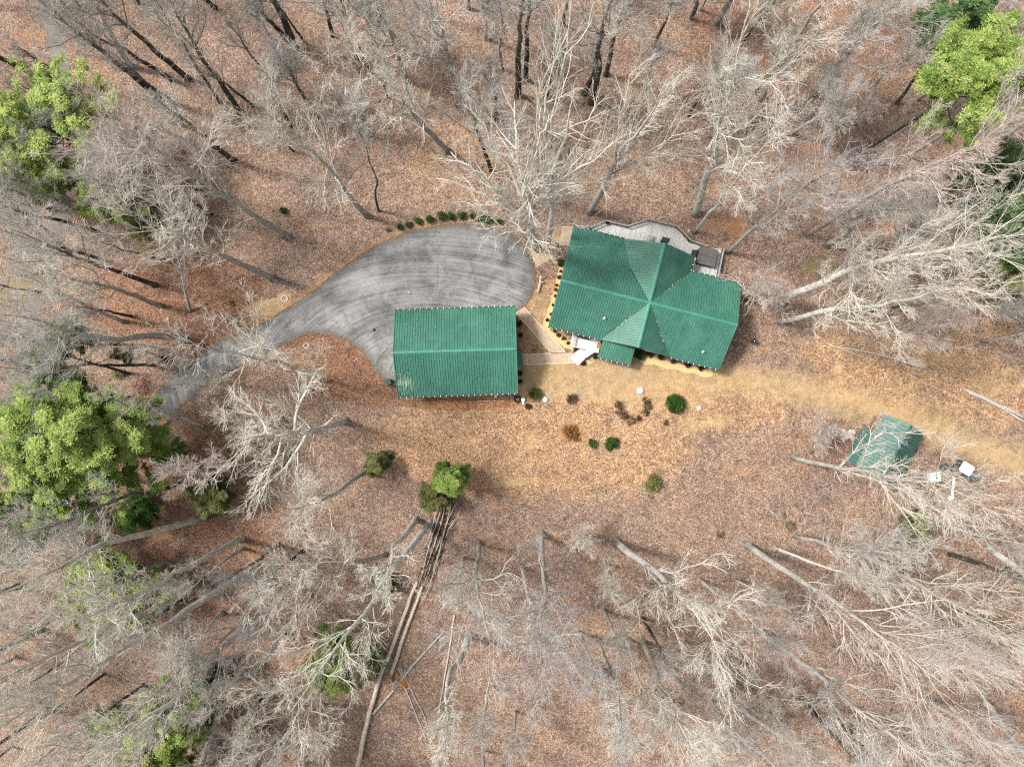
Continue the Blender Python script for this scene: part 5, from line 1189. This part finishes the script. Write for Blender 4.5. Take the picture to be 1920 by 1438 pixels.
for i, (px, py) in enumerate(((1217, 664), (1238, 669), (1264, 675), (1290, 683), (1312, 688))):
    shrub(px + rb0.uniform(-3, 3), py, rb0.uniform(.38, .62), .8, 'leaf_brown', f'dark shrub, {ORD[i]} from the left under the lower house eave', 'dark shrubs under the lower house eave', per=1100, size=.1, tmean=.12)
for i, (px, py) in enumerate(((1052.5, 508), (1050, 522), (1047.5, 533), (1043, 545), (1041, 558), (1036, 572), (1032.5, 587), (1028, 602))):
    shrub(px - 2 + rb0.uniform(-2.5, 2.5), py + rb0.uniform(-3, 3), rb0.uniform(.18, .36), .35, 'leaf_brown', f'small brown plant, {ORD[i]} from the top in the straw bed left of the house', 'small plants in the straw bed', per=380, size=.09, tmean=.3)
for i, (px, py) in enumerate(((1040, 621), (1047, 628.5), (1056.5, 635), (1065, 643))):
    shrub(px, py, .28, .35, 'leaf_brown', f'small brown plant, {ORD[i]} from the left along the bed below the house corner', 'small plants below the house corner', per=380, size=.09, tmean=.3)
shrub(1081, 655, .5, .6, 'leaf_brown', 'dark shrub tucked left of the porch steps', per=800, size=.1, tmean=.1)
shrub(1093, 680, .45, .5, 'leaf_brown', 'dark shrub just below the porch steps', per=700, size=.1, tmean=.15)
shrub(1116, 669, .35, .4, 'leaf_brown', 'small dark plant beside the porch roof corner', per=500, size=.1, tmean=.15)
shrub(1051, 494, .55, .8, 'leaf_green', 'green shrub at the upper end of the straw bed', per=1000, size=.11, tmean=.35)
for i, (px, py, r) in enumerate(((973, 607, .5), (976, 628, .35), (974, 700, .4), (976, 716, .35))):
    shrub(px, py, r, r, 'leaf_brown', f'brown shrub, {ORD[i]} from the top against the garage right wall', 'brown shrubs against the garage right wall', per=600, size=.1, tmean=.3)
shrub(305, 672, .85, .7, 'leaf_green', 'dark green bush at the foot of the long dark trunk', per=900, size=.14, outer=.2, tmean=.3)
shrub(533, 397, .7, .7, 'leaf_green', 'dark green bush in the woods above the driveway', per=900, size=.12, outer=.2, tmean=.25)
shrub(535, 442, .55, .5, 'leaf_green', 'dark green clump at the base of the feathery tree', per=600, size=.12, outer=.2, tmean=.2)
shrub(268, 725, 1.6, 1.1, 'leaf_red', 'reddish brush beside the lower driveway end', per=900, size=.12, outer=.1)
shrub(435, 568, .5, .4, 'leaf_olive', 'little olive tuft above the driveway', per=300, size=.12)
shrub(1247, 793, .5, .4, 'leaf_brown', 'low reddish brown clump below the round clipped shrub', per=400, size=.1)
shrub(225, 700, 1.0, .8, 'leaf_olive', 'olive undergrowth bush above the largest left pine', per=700, size=.14, outer=.2)
shrub(1480, 985, .9, .7, 'leaf_olive', 'faint olive bush below the yard, right of centre', per=400, size=.12, outer=.2)
shrub(1350, 1001, .7, .6, 'leaf_olive', 'faint olive bush at the lower edge of the yard', per=300, size=.12, outer=.2)
# the arc of dark dry brush
rb_ = random.Random(8); arc = [(1158, 757), (1162, 770), (1170, 780), (1182, 788), (1196, 784), (1208, 775), (1213, 762), (1211, 752)]
for i, (px, py) in enumerate(arc):
    shrub(px, py, rb_.uniform(.55, .8), .6, 'leaf_brown', f'dark dry bush, {ORD[i]} counted along the U shaped brush arc from its left end', 'dry bushes of the U shaped arc', per=250, size=.13, outer=.1, tmean=.35)

# ------------------------------------------------------------------ fallen logs and brush
def log(pts, r0, r1, mat, label, name='fallen_log', cat='log', z=None, sides=9):
    P_ = smooth_open([W(*p)[:2] for p in pts], 4); n = len(P_); rg_ = random.Random(len(label) + int(pts[0][0]))
    b = MB().mat(mat); rs_ = [r0 + (r1 - r0) * i / (n - 1) for i in range(n)]
    b.tube([(p[0] + rg_.uniform(-.04, .04), p[1] + rg_.uniform(-.04, .04), (z if z is not None else 0) + r * .85) for p, r in zip(P_, rs_)], rs_, sides)
    return obj1(name, b, W(*pts[0]), label, cat, smooth=True)
log([(672, 1432), (690, 1350), (715, 1262), (745, 1190), (770, 1120), (783, 1088)], .30, .19, 'dead_wood', 'longest tan fallen log running up from the bottom edge', z=.15)
log([(734, 1262), (755, 1200), (775, 1145), (792, 1098)], .24, .17, 'dead_wood', 'second fallen log with a torn root end beside the longest one', z=.1)
log([(700, 1336), (742, 1288), (775, 1245), (812, 1205), (835, 1180)], .16, .10, 'grey_wood', 'thin grey log crossing below the torn root end', z=.05)
log([(747, 1250), (765, 1300), (785, 1350), (800, 1388)], .10, .07, 'grey_wood', 'left one of two thin sticks crossing right of the logs')
log([(750, 1250), (775, 1300), (797, 1345), (806, 1388)], .09, .06, 'grey_wood', 'right one of two thin sticks crossing right of the logs')
log([(852, 1153), (842, 1220), (832, 1280), (822, 1336)], .11, .08, 'dead_wood', 'slim straight tan log left of the hollow based trunk')
log([(1538, 648), (1600, 655), (1660, 668), (1738, 692)], .05, .16, 'grey_wood', 'pale grey log on the tan grass right of the house')
log([(1808, 730), (1850, 748), (1925, 786)], .13, .16, 'grey_wood', 'upper one of two parallel logs at the right edge')
log([(1815, 736), (1856, 754), (1925, 794)], .12, .15, 'grey_wood', 'lower one of two parallel logs at the right edge')
log([(1552, 645), (1600, 662), (1650, 680)], .05, .03, 'dead_wood', 'thin stick on the tan grass right of the house', sides=6)
log([(1700, 700), (1780, 740), (1860, 780), (1900, 800)], .04, .03, 'dead_wood', 'long thin dark stick between the pale log and the parallel logs', sides=6)
log([(1930, 682), (1880, 668), (1800, 690)], .05, .03, 'grey_wood', 'thin pale stick at the right edge above the parallel logs', sides=6)
# root plate of the second log
c = W(737, 1278); rp_ = thing('root_plate', 'orange torn root mass at the end of the second fallen log', 'root', c)
b = MB().mat('rotten_wood'); rr2 = random.Random(5)
for k in range(26): b.lathe((c[0] + rr2.gauss(0, .65), c[1] + rr2.gauss(0, .4), -.05), [(.3, 0), (.33, .12), (.2, rr2.uniform(.2, .45)), (.03, .5)], 7)
b.build('soil', rp_)
b = MB().mat('grey_wood')
for k in range(14):
    a = rr2.uniform(0, 6.28); b.tube([(c[0], c[1], .35), (c[0] + .6 * math.cos(a), c[1] + .6 * math.sin(a), .5), (c[0] + 1.2 * math.cos(a + .3), c[1] + 1.2 * math.sin(a + .3), .3)], [.08, .05, .02], 5)
b.build('roots', rp_)
# bundle of fallen stems below the young evergreen
BR = [((846, 944), (836, 985), (815, 1040), (795, 1095)), ((833, 935), (832, 960), (818, 1010), (800, 1060)), ((828, 955), (812, 1000), (798, 1050), (785, 1100)), ((857, 940), (840, 975), (828, 1020), (812, 1070)), ((822, 940), (814, 975), (804, 1010)), ((855, 972), (842, 990), (836, 1005)), ((835, 990), (822, 1040), (808, 1090), (790, 1130))]
for i, pts in enumerate(BR):
    log(list(pts), .075, .04, ('grey_wood', 'dead_wood', 'grey_wood')[i % 3], f'{ORD[i]} of the thin stems fallen in a bundle below the young evergreen', 'fallen_log', 'log', z=.12 + .05 * i, sides=6)
c = W(826, 1010); b = MB().mat('leaf_brown')
for k in range(260):
    f = rr2.random(); px, py = 845 - 50 * f + rr2.gauss(0, 9), 940 + 150 * f + rr2.gauss(0, 6); p = W(px, py); a = rr2.gauss(1.15, .5); L2_ = rr2.uniform(.3, 1.0); zz_ = rr2.uniform(.03, .22)
    b.tube([(p[0], p[1], zz_), (p[0] + L2_ * math.cos(a) * .5, p[1] + L2_ * math.sin(a) * .5, zz_ + rr2.uniform(0, .15)), (p[0] + L2_ * math.cos(a), p[1] + L2_ * math.sin(a), zz_)], .022, 4, False)
b.attr = {'tint': [.1] * len(b.v)}
o = b.build('fallen_brush', origin=c); tag(o, 'tangle of dark dead brush along the fallen stems', 'brush', kind='stuff')

# ------------------------------------------------------------------ loose twigs and saplings over the forest floor
rng = np.random.default_rng(77); n = 5200
xs = rng.uniform(-66, 66, n); ys = rng.uniform(-50, 50, n)
yp = YARD + []; keep = []
for i in range(n):
    px, py = xs[i] / H * F + 960, 719 - ys[i] / H * F
    keep.append(not in_poly(px, py, YARD) or rng.random() < .04 and not (in_poly(px, py, DRV) or (1010 < px < 1400 and 400 < py < 700) or (730 < px < 980 and 560 < py < 750)))
keep = np.array(keep); xs, ys = xs[keep], ys[keep]; n = len(xs)
a = rng.uniform(0, 6.28, n); L_ = rng.gamma(2.0, .55, n) + .3
P_ = np.zeros((n, 4, 3)); P_[:, 0, 0] = xs; P_[:, 0, 1] = ys; P_[:, 0, 2] = .02
for k in range(1, 4):
    a = a + rng.normal(size=n) * .28
    P_[:, k, 0] = P_[:, k - 1, 0] + np.cos(a) * L_ / 3; P_[:, k, 1] = P_[:, k - 1, 1] + np.sin(a) * L_ / 3; P_[:, k, 2] = rng.uniform(.03, .12, n)
V, Q_, _ = tubes(P_, (rng.uniform(.010, .028, n))[:, None] * np.linspace(1, .5, 4)[None], 4)
o = bpy.data.objects.new('forest_twigs', np_mesh('forest_twigs', V, Q_, ['twig_grey'])); COL.objects.link(o); tag(o, 'loose grey twigs scattered over the leaf litter', 'twigs', kind='stuff')
# undergrowth: thin leafless brush, as one mass
n = 3400; xs = rng.uniform(-66, 66, n); ys = rng.uniform(-50, 50, n); keep = np.array([not in_poly(x / H * F + 960, 719 - y / H * F, YARD) for x, y in zip(xs, ys)]); xs, ys = xs[keep], ys[keep]; n = len(xs)
P0 = np.zeros((n, 5, 3)); hh = rng.uniform(1.0, 3.4, n); lean = rng.normal(size=(n, 2)) * .35
for k in range(5):
    f = k / 4; P0[:, k, 0] = xs + lean[:, 0] * f * hh; P0[:, k, 1] = ys + lean[:, 1] * f * hh; P0[:, k, 2] = hh * f
    if k: P0[:, k, :2] += rng.normal(size=(n, 2)) * .05
R0 = np.linspace(.018, .008, 5)[None].repeat(n, 0)
P1, R1, L1 = children(rng, P0, R0, hh, 6, .25, 1.0, .45, (25, 60), .04, 4, .2, .0075, .8)
P2, R2, L2 = children(rng, P1, R1, L1, 3, .2, 1.0, .55, (25, 60), .04, 3, .2, .006, .8)
V, Q_, _ = merge([tubes(P0, R0, 3), tubes(P1, R1, 3), tubes(P2, R2, 3)])
o = bpy.data.objects.new('undergrowth', np_mesh('undergrowth', V, Q_, ['twig_pink'])); COL.objects.link(o); tag(o, 'thin leafless undergrowth filling the woods between the trees', 'undergrowth', kind='stuff')
